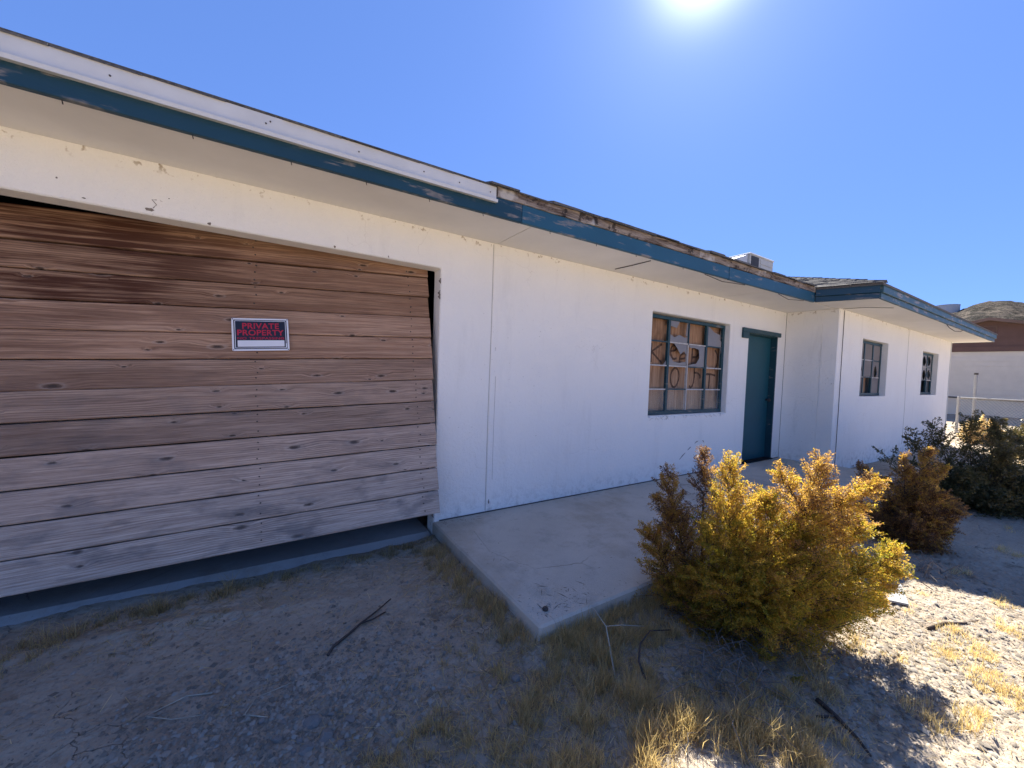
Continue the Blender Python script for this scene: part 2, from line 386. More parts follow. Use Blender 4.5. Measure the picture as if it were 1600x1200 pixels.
def ground_detail(x, y):
    near = np.clip(1.5-np.hypot(x-2.2, y+2.0)/5, 0, 1)
    f = fbm(x*13, y*13, 4, 21); c = np.abs(fbm(x*26+9, y*26, 3, 33)); m = np.clip(vnoise(x*1.1, y*1.1, 40)*1.6-.35, .15, 1)
    lit = np.clip((x-1.6)/.8, 0, 1)
    r2 = np.abs(fbm(x*19+y*8, y*33-x*6, 4, 61)); r3 = fbm(x*9+y*4, y*17-x*3, 3, 63)
    return near*(.0095*f*(.5+m) - .009*c*m*(.5+lit*.8) + lit*(.027*(.26-r2)*(.35+m) + .010*np.maximum(-.2, r3)))
def axis(lo, hi, step, far, g=1.13):
    a = list(np.arange(lo, hi+1e-6, step)); s = step
    while a[-1] < far: s *= g; a.append(a[-1]+s)
    s = step
    while a[0] > -far: s *= g; a.insert(0, a[0]-s)
    return np.array(a)
gx = axis(-1.5, 5.2, .011, 4000); gy = axis(-3.1, .1, .011, 4000)
GX, GY = np.meshgrid(gx, gy, indexing='xy')
GZ = ground_z(GX, GY) + ground_detail(GX, GY)
nx, ny = len(gx), len(gy)
idx = np.arange(nx*ny).reshape(ny, nx)
F = np.stack([idx[:-1,:-1], idx[:-1,1:], idx[1:,1:], idx[1:,:-1]], -1).reshape(-1, 4)
gme = npmesh('ground', np.stack([GX, GY, GZ], -1).reshape(-1, 3), F, M_GROUND)
gme.polygons.foreach_set('use_smooth', np.ones(len(F), bool))
tag(link('ground', gme), 'bare pale desert dirt in front of the house', None, None, 'structure')

# porch slab and garage apron
mb = MB(); mb.hexa([(1.20,-1.53,-.2),(7.6,-1.50,-.2),(7.6,.02,-.2),(1.205,.02,-.2),(1.20,-1.53,0),(7.6,-1.50,0),(7.6,.02,0),(1.205,.02,0)])
o = mb.build('porch_slab', M_CONC, bevel=.012); tag(o, 'grey concrete walkway slab along the white wall', None, None, 'structure')
mb = MB(); sec = [(-3.9,-.30),(-3.9,-.075),(.03,-.085),(-.035,-.142),(-.035,-.3)]
i0 = 0; pts = [(-.035,-.3),(-.035,-.140),(.05,-.092),(4.4,-.07),(4.4,-.3)]
for X in (-4.6, 1.195):
    for (y, z) in pts: mb.v.append((X, y, z))
for i in range(5): j = (i+1) % 5; mb.f.append((i, j, 5+j, 5+i))
mb.f.append((4,3,2,1,0)); mb.f.append((5,6,7,8,9))
o = mb.build('garage_floor', M_CONC2, bevel=.006); tag(o, 'worn concrete garage floor with a sloped lip under the plank door', None, None, 'structure')

# ------------------------------------------------------------------ hills
def hill():
    az = np.radians(np.linspace(20, 150, 420)); rr = np.concatenate([np.linspace(60, 330, 80), np.linspace(340, 700, 30)])
    A, Rr = np.meshgrid(az, rr, indexing='xy'); D = np.degrees(A)
    sk = np.interp(D, [20,50,65,74,78.7,79.8,80.9,81.9,83,84,85,86.5,89,93,100,120,150], [.02,.05,.075,.10,.117,.124,.1255,.132,.1345,.135,.130,.121,.095,.06,.045,.03,.015])
    prof = np.clip((Rr-60)/270, 0, 1); prof = prof**1.25; back = np.clip((Rr-335)/365, 0, 1)
    X = Rr*np.sin(A); Y = Rr*np.cos(A)-3.07
    top = (330*sk+1.3)
    Z = -.2 + top*prof*(1-back*.9) + (fbm(X*.02, Y*.02, 5, 71)*7+fbm(X*.07, Y*.07, 5, 77)*5.5)*prof*(1-.0*back)*np.where(Rr > 325, .35, 1)
    Z = Z - .6*(1-prof)
    n, m = X.shape; ii = np.arange(n*m).reshape(n, m)
    Fh = np.stack([ii[:-1,:-1], ii[:-1,1:], ii[1:,1:], ii[1:,:-1]], -1).reshape(-1, 4)[:, ::-1]
    k = NM('hill_scrub', .95, .05)
    c = k.mix(k.ramp(k.noise(.03, 5, .65), [(.35,0),(.65,1)]), (.095,.08,.068), (.19,.155,.125))
    c = k.mix(k.ramp(k.noise(.12, 6, .8), [(.46,0),(.54,.9)]), c, (.028,.026,.023))
    c = k.mix(k.ramp(k.vor(.22), [(.2,.9),(.42,0)]), c, (.04,.038,.03))
    k.col(c); k.nrm(k.bump(k.noise(.22, 6, .75), 5.0, 1))
    me = npmesh('hills', np.stack([X, Y, Z], -1).reshape(-1, 3), Fh, k.m); return link('hills', me)
tag(hill(), 'dry brown scrub covered hill on the skyline', None, None, 'structure')
# water tank on the hill
def polar(azd, dist): return (dist*math.sin(math.radians(azd)), -3.07+dist*math.cos(math.radians(azd)))
tk = empty('water_tank', (*polar(80.4, 318), 37.5), 'low round pale water tank on the hill behind the house', 'tank')
cx, cy = polar(80.4, 318); mb = MB(); n = 40
mb.tube([(cx, cy, 36), (cx, cy, 45.2)], 4.6, n); mb.build('tank_wall', mat_plain('tank_paint', (.55,.53,.49), .7), tk, smooth=False)
mb = MB(); mb.tube([(cx, cy, 45.21), (cx, cy, 45.45), (cx, cy, 45.9)], [4.75, 4.75, .3], n); mb.build('tank_roof', mat_plain('tank_roof', (.5,.48,.45), .7), tk)

# ------------------------------------------------------------------ THE HOUSE
house = empty('house', (0, 0, 0), 'white stucco single storey house with blue green fascia and boarded openings', 'house')
def wall_holes(a0, a1, z0, z1, t, holes, place):
    xs = sorted({a0, a1, *[h[0] for h in holes], *[h[1] for h in holes]}); zs = sorted({z0, z1, *[h[2] for h in holes], *[h[3] for h in holes]})
    xs = [x for x in xs if a0 <= x <= a1]; zs = [z for z in zs if z0 <= z <= z1]
    inh = lambda x, z: any(h[0] < x < h[1] and h[2] < z < h[3] for h in holes)
    solid = [[not inh((xs[i]+xs[i+1])/2, (zs[j]+zs[j+1])/2) for j in range(len(zs)-1)] for i in range(len(xs)-1)]
    V = {}; vs = []; fs = []
    def vid(i, j, k):
        if (i, j, k) not in V: V[(i, j, k)] = len(vs); vs.append(place(xs[i], (0, t)[k], zs[j]))
        return V[(i, j, k)]
    S = lambda i, j: 0 <= i < len(xs)-1 and 0 <= j < len(zs)-1 and solid[i][j]
    for i in range(len(xs)-1):
        for j in range(len(zs)-1):
            if not S(i, j): continue
            fs.append((vid(i,j,0), vid(i+1,j,0), vid(i+1,j+1,0), vid(i,j+1,0))); fs.append((vid(i,j,1), vid(i,j+1,1), vid(i+1,j+1,1), vid(i+1,j,1)))
            if not S(i-1, j): fs.append((vid(i,j,0), vid(i,j+1,0), vid(i,j+1,1), vid(i,j,1)))
            if not S(i+1, j): fs.append((vid(i+1,j,0), vid(i+1,j,1), vid(i+1,j+1,1), vid(i+1,j+1,0)))
            if not S(i, j-1): fs.append((vid(i,j,0), vid(i,j,1), vid(i+1,j,1), vid(i+1,j,0)))
            if not S(i, j+1): fs.append((vid(i,j+1,0), vid(i+1,j+1,0), vid(i+1,j+1,1), vid(i,j+1,1)))
    m = MB(); m.v = vs; m.f = fs; return m
ZS = 2.44
wall_holes(-4.4, 7.364, -.2, ZS+.1, .15, [(-3.7,1.21,-.2,2.135), (3.925,5.655,.80,2.09), (6.18,7.115,-.2,2.02)], lambda a, b, z: (a, b, z)).build('front_wall', M_STUCCO, house, .008)
wall_holes(7.366, 14.63, -.3, ZS+.1, .17, [(8.44,9.77,1.085,2.065), (12.12,13.46,1.10,2.066)], lambda a, b, z: (a, -.706+b, z)).build('wing_wall', M_STUCCO, house, .008)
mb = MB(); mb.box(7.366, 7.516, -.533, -.001, -.2, ZS+.1); mb.build('side_wall', M_STUCCO2, house)
mb = MB(); mb.box(14.48, 14.632, -.535, 7.4, -.4, ZS+.1); mb.build('end_wall', M_STUCCO, house)
mb = MB(); mb.box(-4.4, 14.47, 7.25, 7.4, -.4, ZS+.1); mb.build('back_wall', M_STUCCO, house)
mb = MB(); mb.box(-4.398, -4.25, .152, 7.24, -.4, ZS+.1); mb.build('garage_side_wall', M_STUCCO, house)
mb = MB(); mb.box(1.35, 1.5, .152, 7.24, -.06, ZS+.1); mb.build('partition_wall', M_DARK, house)
M_CHIP0 = mat_plain('old_caulk', (.40,.37,.33), .9)
# corner pilaster and joint strips (slightly proud)
mb = MB(); mb.box(1.708, 1.762, -.006, .05, .012, 2.436); mb.build('joint_strip', M_STUCCO, house, .004)
mb = MB(); mb.box(7.360, 7.50, -.714, -.50, -.1, 2.436); mb.build('corner_pilaster', M_STUCCO, house, .008)
mb = MB(); mb.tube([(7.55,-.713,2.43),(7.548,-.715,1.6),(7.56,-.714,.9),(7.55,-.716,.3),(7.555,-.713,-.1)], .0042, 6); mb.build('wire', M_RUST, house, smooth=True)
mb = MB(); mb.tube([(10.98,-.7065,2.43),(11.0,-.7065,1.9),(10.99,-.7065,1.4),(11.04,-.7065,.9),(11.03,-.7065,.1)], .0035, 5); mb.build('wall_crack_seam', M_CHIP0, house)
mb = MB(); mb.tube([(14.60,-.712,2.43),(14.60,-.713,-.1)], .012, 6); mb.build('corner_bead', M_FLASH, house)
mb = MB(); mb.tube([(1.700,-.0005,2.43),(1.704,-.0005,1.7),(1.700,-.0005,.9),(1.704,-.0005,.02)], .0024, 5); mb.build('joint_crack', M_CHIP0, house)
mb = MB(); mb.tube([(1.767,-.0005,1.25),(1.764,-.0005,.8),(1.767,-.0005,.3)], .0016, 5); mb.build('joint_crack', M_CHIP0, house)
# dirty gap where wall meets slab
mb = MB(); mb.box(1.26, 7.36, -.004, .02, .001, .011); mb.build('wall_foot_gap', mat_plain('foot_grime', (.10,.09,.08), .9), house)
# spalled patches of stucco on the lintel and at the jamb
def chip(cx, cz, w, h, y=-.0012, nrm=None):
    m = MB(); n = 11; pts = []
    for i in range(n):
        a = 2*math.pi*i/n; r = .6+.5*random.random(); pts.append((cx+w*r*math.cos(a), y, cz+h*r*math.sin(a)))
    m.poly(pts); return m
M_CHIP = mat_plain('bare_render', (.22,.19,.165), .95, .1, .3, 30, .5)
for (cx, cz, w, h) in [(-.585,2.165,.028,.012),(-.31,2.148,.011,.010),(.40,2.15,.008,.011),(.78,2.150,.005,.009),(-.85,2.16,.010,.004),(-.95,2.24,.005,.005),(-.5,2.25,.004,.003),(1.735,.10,.008,.03)]:
    chip(cx, cz, w, h, -.0015 if cx < 1.7 else -.0075).build('stucco_chip', M_CHIP, house)
mb = MB(); mb.tube([(-.57,-.0005,2.178),(-.555,-.0005,2.20),(-.575,-.0005,2.225),(-.555,-.0005,2.228)], .0022, 4); mb.build('stucco_crack', M_CHIP, house)
for (x, z, dx) in [(1.208,2.03,.012),(1.206,1.93,.02),(1.207,1.90,.014),(1.207,.06,.016)]:
    m = MB(); m.tube([(x,-.004,z-.02),(x-dx*.5,.003,z),(x,-.002,z+.022)], [.003,.010,.004], 6); m.build('stucco_chip', M_CHIP, house)
# scraped peak outline on the wall near the slab (old stair ghost)
mb = MB()
for (a, b) in [((4.60,.22),(4.72,.30)),((4.77,.33),(4.84,.37)),((4.92,.41),(5.0,.44)),((5.1,.44),(5.14,.41)),((5.18,.37),(5.24,.31)),((5.30,.25),(5.36,.18))]:
    mb = MB(); mb.tube([(a[0],0,a[1]),((a[0]+b[0])/2,0,(a[1]+b[1])/2+.006),(b[0],0,b[1])], [.003,.007,.003], 5); mb.build('scrape_mark', M_CHIP, house)


# eaves ---------------------------------------------------------------
def ye(x): return -.52 - .0217*x
XV = 6.545                                    # where the main eave meets the wing's eave
WC = (6.79, -1.305); WR = (15.0, -1.34)      # wing eave corners
def eaveP(x, off=0): return Vector((x, ye(x)+off, 0))
# soffit panels
joints = [-4.9, -2.4, 1.735, 3.18, 5.38, 7.36]
for a, b in zip(joints[:-1], joints[1:]):
    a2, b2 = a+.004, b-.004; m = MB(); dz = random.uniform(-.003, .002)
    if b2 < XV: front = [(a2, ye(a2)+.012), (b2, ye(b2)+.012)]
    else: front = [(a2, ye(a2)+.012), (XV, ye(XV)+.012), (b2, ye(XV)+.012)]
    ring = front + [(b2, -.002), (a2, -.002)]
    z = ZS+dz; k = len(ring)
    for (x, y) in ring: m.v.append((x, y, z))
    for (x, y) in ring: m.v.append((x, y, z+.014))
    m.f = [tuple(range(k)), tuple(range(2*k-1, k-1, -1))] + [(i, (i+1) % k, k+(i+1) % k, k+i) for i in range(k)]
    m.build('soffit_panel', M_SOFFIT, house)
for ring in ([(6.62,-.672),(WC[0]+.012,WC[1]+.012),(9.6,-1.30),(9.6,-.708),(7.355,-.708),(7.355,-.672)], [(9.608,-1.30),(14.98,-1.325),(14.98,-.708),(9.608,-.708)]):
    m = MB(); k = len(ring)
    for (x, y) in ring: m.v.append((x, y, ZS-.001))
    for (x, y) in ring: m.v.append((x, y, ZS+.013))
    m.f = [tuple(range(k)), tuple(range(2*k-1, k-1, -1))] + [(i, (i+1) % k, k+(i+1) % k, k+i) for i in range(k)]
    m.build('soffit_panel', M_SOFFIT, house)
mb = MB(); mb.box(14.64, 14.97, -.7, 7.3, ZS-.002, ZS+.012); mb.build('soffit_panel', M_SOFFIT, house)
# thin seam battens and a wire along the wing soffit
mb = MB(); mb.tube([(7.40,-.74,2.432),(7.45,-.98,2.430),(7.75,-1.22,2.431)], .0035, 5); mb.build('soffit_wire', M_RUST, house)
mb = MB(); mb.tube([(3.14,-.10,2.437),(3.16,-.3,2.436),(3.17,-.53,2.437)], .006, 5); mb.build('soffit_split', M_RUST, house)
mb = MB(); mb.tube([(10.4,-1.315,2.43),(10.7,-1.30,2.40),(11.2,-1.29,2.38),(11.6,-1.30,2.405),(11.75,-1.32,2.45)], .006, 5, False); mb.build('hanging_wire', M_RUST, house, smooth=True)
mb = MB(); mb.tube([(4.0,ye(4.0)+.02,2.43),(4.35,ye(4.35)+.03,2.405),(4.8,ye(4.8)+.02,2.43)], .004, 5, False)
mb.build('hanging_wire', M_RUST, house); mb = MB(); mb.tube([(5.6,ye(5.6)+.02,2.43),(5.9,ye(5.9)+.035,2.40),(6.3,ye(6.3)+.02,2.43)], .004, 5, False); mb.build('hanging_wire', M_RUST, house)
# teal fascia of the main eave in board lengths
fj = [-4.9, -1.9, 1.62, 4.4, XV]
for a, b in zip(fj[:-1], fj[1:]):
    m = MB(); dz = random.uniform(-.004, .003); dy = random.uniform(-.003, .002)
    m.beam((a+.002, ye(a)+dy, 2.432+dz), (b-.002, ye(b)+dy, 2.432), [(-.016,0),(.016,0),(.016,.137),(-.016,.137)])
    m.build('fascia_board', M_TEAL if b < 2 else M_TEALR, house, .004)
# bare weathered strip above it, splintered top edge
m = MB(); N = 90; rows = []
for i in range(N+1):
    x = 1.40+(XV-1.40)*i/N; w = random.uniform(-.003, .003)
    rows.append([(x, ye(x)-.022+w, 2.571+random.uniform(-.004,.003)), (x, ye(x)-.026+w, 2.640+random.uniform(-.006,.006)), (x, ye(x)+.03, 2.64), (x, ye(x)+.03, 2.572)])
for r in rows: m.v += r
for i in range(N):
    for k in range(4): m.f.append((4*i+k, 4*i+(k+1) % 4, 4*(i+1)+(k+1) % 4, 4*(i+1)+k))
m.f.append((3,2,1,0)); m.f.append(tuple(4*N+k for k in range(4)))
m.build('bare_trim_board', M_BARE, house)
m = MB(); m.beam((-4.9, ye(-4.9), 2.572), (1.38, ye(1.38), 2.572), [(-.012,0),(.03,0),(.03,.06),(-.012,.06)]); m.build('fascia_backing', M_BARE, house)
# white metal flashing with a turned-out lip
m = MB(); m.beam((-4.9, ye(-4.9), 2.514), (1.39, ye(1.39), 2.514), [(-.052,.0),(-.019,.004),(-.019,.118),(-.022,.118),(-.024,.026),(-.054,.020)])
fl = m.build('metal_flashing', M_FLASH, house)
for x in (-.62, -.02, .0, .45, .85, 1.1, 1.34, -.96, -1.6):
    z = 2.585 + (.016 if x == 0 else 0)
    mm = MB(); mm.tube([(x, ye(x)-.0265, z), (x, ye(x)-.022, z)], .0042, 8); mm.build('screw', M_RUST, fl)
# rusty nails sticking down from the fascia
for i, x in enumerate((-.78, -.33, .1, .5, .9, 1.3, 1.9, 2.4, 2.9, 3.6)):
    m = MB(); m.tube([(x, ye(x)+.005, 2.434), (x+.004, ye(x)+.004, 2.414)], .0024, 5); m.build('nail', M_RUST, house)
# wing fascia: lower teal board and an upper board stepping out
A = Vector((XV, ye(XV), 0)); B = Vector((WC[0], WC[1], 0)); C_ = Vector((WR[0], WR[1], 0)); E_ = Vector((15.0, 7.6, 0))
for (p, q, mt) in ((A, B, M_TEAL), (B, C_, M_TEAL2), (C_, E_, M_TEAL2)):
    d = (q-p).normalized()
    m = MB(); m.beam((*(p+d*.02).xy, 2.434), (*(q-d*.002).xy, 2.434), [(-.012,0),(.016,0),(.016,.075),(-.012,.075)]); m.build('fascia_board', mt, house, .004)
    n = 1 if (q-p).length < 2 else 4
    for i in range(n):
        s0 = p.lerp(q, i/n)+d*(.02 if i == 0 else .002); s1 = p.lerp(q, (i+1)/n)+d*(.03 if (i == n-1 and mt is not M_TEAL and q is C_) else -.002)
        m = MB(); m.beam((*s0.xy, 2.510), (*s1.xy, 2.510), [(-.034,0),(.016,0),(.016,.118),(-.034,.118)]); m.build('fascia_board', mt, house, .005)
# roof solids
PITCH_R = .37; ZR = 2.648; YR = 3.5
def roof_slab(name, ring, t=.03, mat=M_SHING):
    m = MB(); k = len(ring)
    for p in ring: m.v.append((p[0], p[1], p[2]))
    for p in ring: m.v.append((p[0], p[1], p[2]-t))
    m.f = [tuple(range(k)), tuple(range(2*k-1, k-1, -1))] + [(i, (i+1) % k, k+(i+1) % k, k+i) for i in range(k)]
    return m.build(name, mat, house)
zr = ZR + PITCH_R*(YR+.6)
roof_slab('roof_front_slope', [(-4.95,ye(-4.95)-.02,ZR),(XV,ye(XV)-.02,ZR),(XV+.02,YR,zr),(-4.95,YR,zr)])
roof_slab('roof_front_slope', [(XV+.03,-.6,ZR-.02),(15.1,-.6,ZR-.02),(15.1,YR,zr-.02),(XV+.03,YR,zr-.02)])
roof_slab('roof_back_slope', [(-4.95,YR,zr+.002),(15.1,YR,zr+.002),(15.1,7.7,ZR),(-4.95,7.7,ZR)])
T = 4.15; hA = Vector((XV-.03, ye(XV)-.04, 2.63)); hB = Vector((WC[0]-.045, WC[1]-.045, 2.63)); hC = hB+Vector((T, T, T*PITCH_R)); hD = hA+Vector((T, T, T*PITCH_R))
hR = Vector((WR[0]+.05, WR[1]-.045, 2.63)); hRC = hR+Vector((-T, T, T*PITCH_R))
roof_slab('wing_roof_side', [hA, hB, hC, hD]); roof_slab('wing_roof_front', [hB, hR, hRC, hC])
# shingle courses on the wing's visible side
def frame_pt(s, h):                            # s: 0..1 from A to B, h: distance up the plane in plan
    return hA.lerp(hB, s) + Vector((h, h, h*PITCH_R)) + Vector((0,0,.004))
ncourse = 22; sh_me = []
for i in range(ncourse):
    h0 = i*.115-.02; h1 = h0+.15; s = -.02; 
    while s < .98:
        w = random.uniform(.24,.36); e = min(1.0, s+w); lift = random.uniform(.008,.018)
        a, b, c, d = frame_pt(s+.008, h0), frame_pt(e-.008, h0), frame_pt(e-.008, h1), frame_pt(s+.008, h1); u = Vector((0,0,lift)); u2 = Vector((0,0,.002))
        m = MB(); m.hexa([a, b, c, d, a+u, b+u, c+u2, d+u2]); m.build('shingle', M_SHING, house); s = e
# ridge caps along the hip
m = MB(); m.hexa([(-.09,-.10,-.03),(.09,-.10,-.03),(.09,.13,-.03),(-.09,.13,-.03),(-.07,-.10,.010),(.07,-.10,.010),(.07,.13,-.004),(-.07,.13,-.004)])
capme = m.mesh('hip_cap', M_SHING)
hd = (hC-hB).normalized()
for i in range(26):
    o = link('hip_cap', capme, None, house); p = hB + hd*(.17+i*.2)
    q = hd.to_track_quat('Y', 'Z'); o.rotation_euler = q.to_euler(); o.location = p+Vector((0,0,.012+random.uniform(0,.008)))
# ragged shingle tabs along the main eave
x = -4.9
while x < XV-.05:
    w = random.uniform(.22,.34); e = min(x+w, XV); lift = random.uniform(.010,.022); out = random.uniform(.030,.052) + (.01 if x > 1.3 else 0)
    sag = random.uniform(-.004,.004); z0 = 2.636
    if x < 1.3: z0 = 2.631; lift = random.uniform(.004,.010); out = random.uniform(.024,.034); sag *= .5
    m = MB(); m.hexa([(x+.003,ye(x)-out,z0+sag),(e-.003,ye(e)-out-random.uniform(-.006,.006),z0+sag+random.uniform(-.004,.004)),(e-.003,ye(e)+.25,z0+.10),(x+.003,ye(x)+.25,z0+.10),
                      (x+.003,ye(x)-out,z0+sag+lift),(e-.003,ye(e)-out,z0+sag+lift),(e-.003,ye(e)+.25,z0+.115),(x+.003,ye(x)+.25,z0+.115)])
    m.build('shingle', M_SHING, house); x = e

# entrance door -------------------------------------------------------------
ed = MB(); ed.box(6.205, 7.085, .095, .138, .015, 2.0); door = ed.build('front_door', M_DOOR, house, .004)
m = MB(); m.box(6.182, 6.204, .03, .149, 0.0, 2.018); m.build('door_jamb', M_TEALW, door)
m = MB(); m.box(7.086, 7.113, .006, .149, 0.0, 2.018); m.build('door_jamb', M_TEALW, door)
m = MB(); m.box(6.204, 7.086, .03, .149, 2.0, 2.018); m.build('door_head', M_TEALW, door)
m = MB(); m.box(5.965, 7.135, -.035, -.001, 2.012, 2.078); m.build('door_header_trim', M_TEALW, door, .004)
m = MB(); m.box(5.965, 6.135, -.032, -.001, 1.925, 2.011); m.build('door_header_block', M_TEALW, door, .004)
m = MB(); m.tube([(7.02,.094,.98),(7.02,.05,.98)], .016, 10); m.tube([(7.02,.055,.98),(7.02,.045,.98),(7.02,.025,.98)], [.02,.03,.02], 12); m.build('door_knob', M_RUST, door)
m = MB(); m.box(6.18, 7.12, -.02, .12, .001, .016); m.build('door_sill', M_DARK, door)

# steel casement windows -----------------------------------------------------
def ply_mat():
    k = NM('plywood', .85, .15)
    g = k.noise(1, 5, .65, k.map((38, 1, 2.6))); b = k.noise(1.6, 4, .6)
    c = k.mix(k.ramp(g, [(.32,0),(.68,1)]), (.25,.13,.07), (.50,.30,.175))
    z = k.sep()[2]
    c = k.mix(k.math('MULTIPLY', k.ramp(k.math('MULTIPLY', z, .5), [(.42,1),(.72,0)]), .8), c, k.mix(k.ramp(g, [(.32,0),(.68,1)]), (.32,.225,.145), (.54,.42,.30)))
    c = k.mix(k.ramp(b, [(.55,0),(.7,.6)]), c, (.10,.05,.03))
    k.col(c); k.nrm(k.bump(g, .004, .5)); return k.m
M_PLY = ply_mat()
M_WHITEPLY = mat_plain('pale_board', (.215,.195,.185), .85, .2, .08, 4)
M_FILM = mat_plain('clouded_glass', (.22,.205,.20), .35, .5, .08, 6)
M_SPRAY = mat_plain('dark_spray', (.11,.065,.045), .8, .2, .5, 20)
M_MUNT = mat_plain('bare_muntin', (.52,.50,.47), .7, .3, .2, 20)
def glass_mat():
    k = NM('dusty_glass', .08, .5); k.col((.55,.53,.5)); 
    tr = k.n.new('ShaderNodeBsdfTransparent'); mx = k.n.new('ShaderNodeMixShader'); k.L(k.ramp(k.noise(5, 4), [(.4,.95),(.75,.84)]), mx.inputs[0])
    k.L(k.b.outputs[0], mx.inputs[1]); k.L(tr.outputs[0], mx.inputs[2]); k.L(mx.outputs[0], k.n['Material Output'].inputs[0]); return k.m
M_GLASS = glass_mat()
def window(x0, x1, z0, z1, yf, cols, rows, thick, pale):
    m = MB(); cw = (x1-x0)/cols; rh = (z1-z0)/rows
    def bar(a, b, c, d, p=.0): m.box(a, b, yf-.012-p, yf+.02+p, c, d)
    bar(x0-.02, x1+.02, z1-.022, z1+.02, .004); bar(x0-.02, x1+.02, z0-.02, z0+.026, .004)
    bar(x0-.02, x0+.024, z0+.026, z1-.022); bar(x1-.03, x1+.02, z0+.026, z1-.022)
    win = m.build('window', M_TEALW, house, .003)
    for i in range(1, cols):
        t = .021 if i in thick else .008
        segs = [(z0+.026, z1-.022)]
        if i in pale:
            m = MB(); m.box(x0+i*cw-t, x0+i*cw+t, yf-.01, yf+.018, z0+rh*1.02, z0+rh*3.0-.008); m.build('muntin', M_MUNT, win); segs = [(z0+.026, z0+rh*1.02-.001), (z0+rh*3.0-.007, z1-.022)]
        for (a, b) in segs:
            m = MB(); m.box(x0+i*cw-t, x0+i*cw+t, yf-.012, yf+.02, a, b); m.build('muntin', M_TEALW if i in thick or i not in pale or a > 1.5 else M_MUNT, win)
    edges = [x0+.024]+[x0+i*cw for i in range(1, cols)]+[x1-.03]
    for j in range(1, rows):
        for i in range(cols):
            a = edges[i]+((.021 if i in thick else .008)+.001 if i else 0); b = edges[i+1]-((.021 if i+1 in thick else .008)+.001 if i < cols-1 else 0)
            m = MB(); m.box(a, b, yf-.009, yf+.017, z0+j*rh-.008, z0+j*rh+.008)
            m.build('muntin', M_MUNT if (i*7+j*5) % 3 else M_TEALW, win)
    return win, cw, rh
def blob(cx, cz, w, h, y, n=14, jag=.35, th=.003):
    pts = []
    for i in range(n):
        a = 2*math.pi*i/n; r = 1-jag*random.random(); pts.append((cx+w*r*math.cos(a), cz+h*r*math.sin(a)))
    return pts
def shard(win, pts, y, mat=M_FILM, name='pane', th=.003):
    m = MB(); k = len(pts)
    for (x, z) in pts: m.v.append((x, y, z))
    for (x, z) in pts: m.v.append((x, y+th, z))
    m.f = [tuple(range(k)), tuple(range(2*k-1, k-1, -1))] + [(i, (i+1) % k, k+(i+1) % k, k+i) for i in range(k)]
    return m.build(name, mat, win)
WX0, WX1, WZ0, WZ1, WY = 3.945, 5.635, .835, 2.055, .09
win, cw, rh = window(WX0, WX1, WZ0, WZ1, WY, 4, 4, (1, 3), (2,))
m = MB(); m.box(3.90, 4.70, .155, .168, .78, 2.12); m.build('plywood_board', M_PLY, win)
m = MB(); m.box(4.706, 5.68, .156, .169, .78, 2.12); m.build('plywood_board', M_PLY, win)
m = MB(); m.box(3.93, 5.65, .02, .088, .80, .812); m.build('window_sill', M_STUCCO2, win)
m = MB(); 
for i in range(30):
    x = random.uniform(3.95, 5.6); m.tube([(x, random.uniform(-.002,.05), .805),(x+random.uniform(-.04,.04), -.004, .79+random.uniform(-.015,.02)),(x+random.uniform(-.06,.06), -.006, .775+random.uniform(-.02,.02))], .0014, 3)
tag(m.build('straw_debris', M_PALE, win), kind='stuff')
cell = lambda i, j: (WX0+i*cw+(.024 if i in (0,1,3) else .01), WX0+(i+1)*cw-(.024 if i in (0,2) else .012), WZ0+j*rh+.01, WZ0+(j+1)*rh-.01)
# clear panes (dusty) bottom rows, clouded jagged remnants above
for i in range(4):
    a, b, c, d = cell(i, 0); shard(win, [(a,c),(b,c),(b,d),(a,d)], WY, M_GLASS)
a, b, c, d = cell(1, 3)   # hole in the middle of a clouded pane: lower band and right sliver remain
shard(win, [(a,c),(b,c),(b,c+.09),(b-.06,c+.07),(a+.20,c+.10),(a+.10,c+.06),(a,c+.10)], WY)
shard(win, [(b-.045,c+.10),(b,c+.09),(b,d),(b-.02,d),(b-.03,c+.2)], WY)
shard(win, [(a,d-.08),(a+.14,d-.10),(a+.20,d-.01),(a+.2,d),(a,d)], WY)
a, b, c, d = cell(3, 3)
shard(win, [(a,c),(b-.03,c),(b-.03,c+.07),(b-.07,c+.13),(b-.05,c+.17),(a+.16,c+.20),(a+.06,d-.03),(a,d)], WY)
a, b, c, d = cell(1, 2)
shard(win, [(a,c),(b,c),(b,c+.06),(a+.22,c+.035),(a+.1,c+.05),(a,c+.14)], WY)
shard(win, [(a+.1,d),(b,d),(b,c+.13),(b-.06,c+.20),(b-.14,c+.15),(a+.17,c+.23)], WY)
a, b, c, d = cell(2, 2)
shard(win, [(a,c),(a+.10,c+.03),(a+.20,c+.04),(a+.27,c+.12),(a+.25,d-.05),(a+.14,d-.03),(a+.05,d-.04),(a,d),(b,d),(b,c)], WY)
a, b, c, d = cell(3, 2); shard(win, [(b-.05,d),(b,d),(b,d-.12)], WY); shard(win, [(a,c),(a+.06,c),(a,c+.05)], WY)
a, b, c, d = cell(0, 2); shard(win, [(b-.06,c),(b,c),(b,c+.06)], WY); shard(win, [(a,c),(a+.05,c),(a,c+.05)], WY)
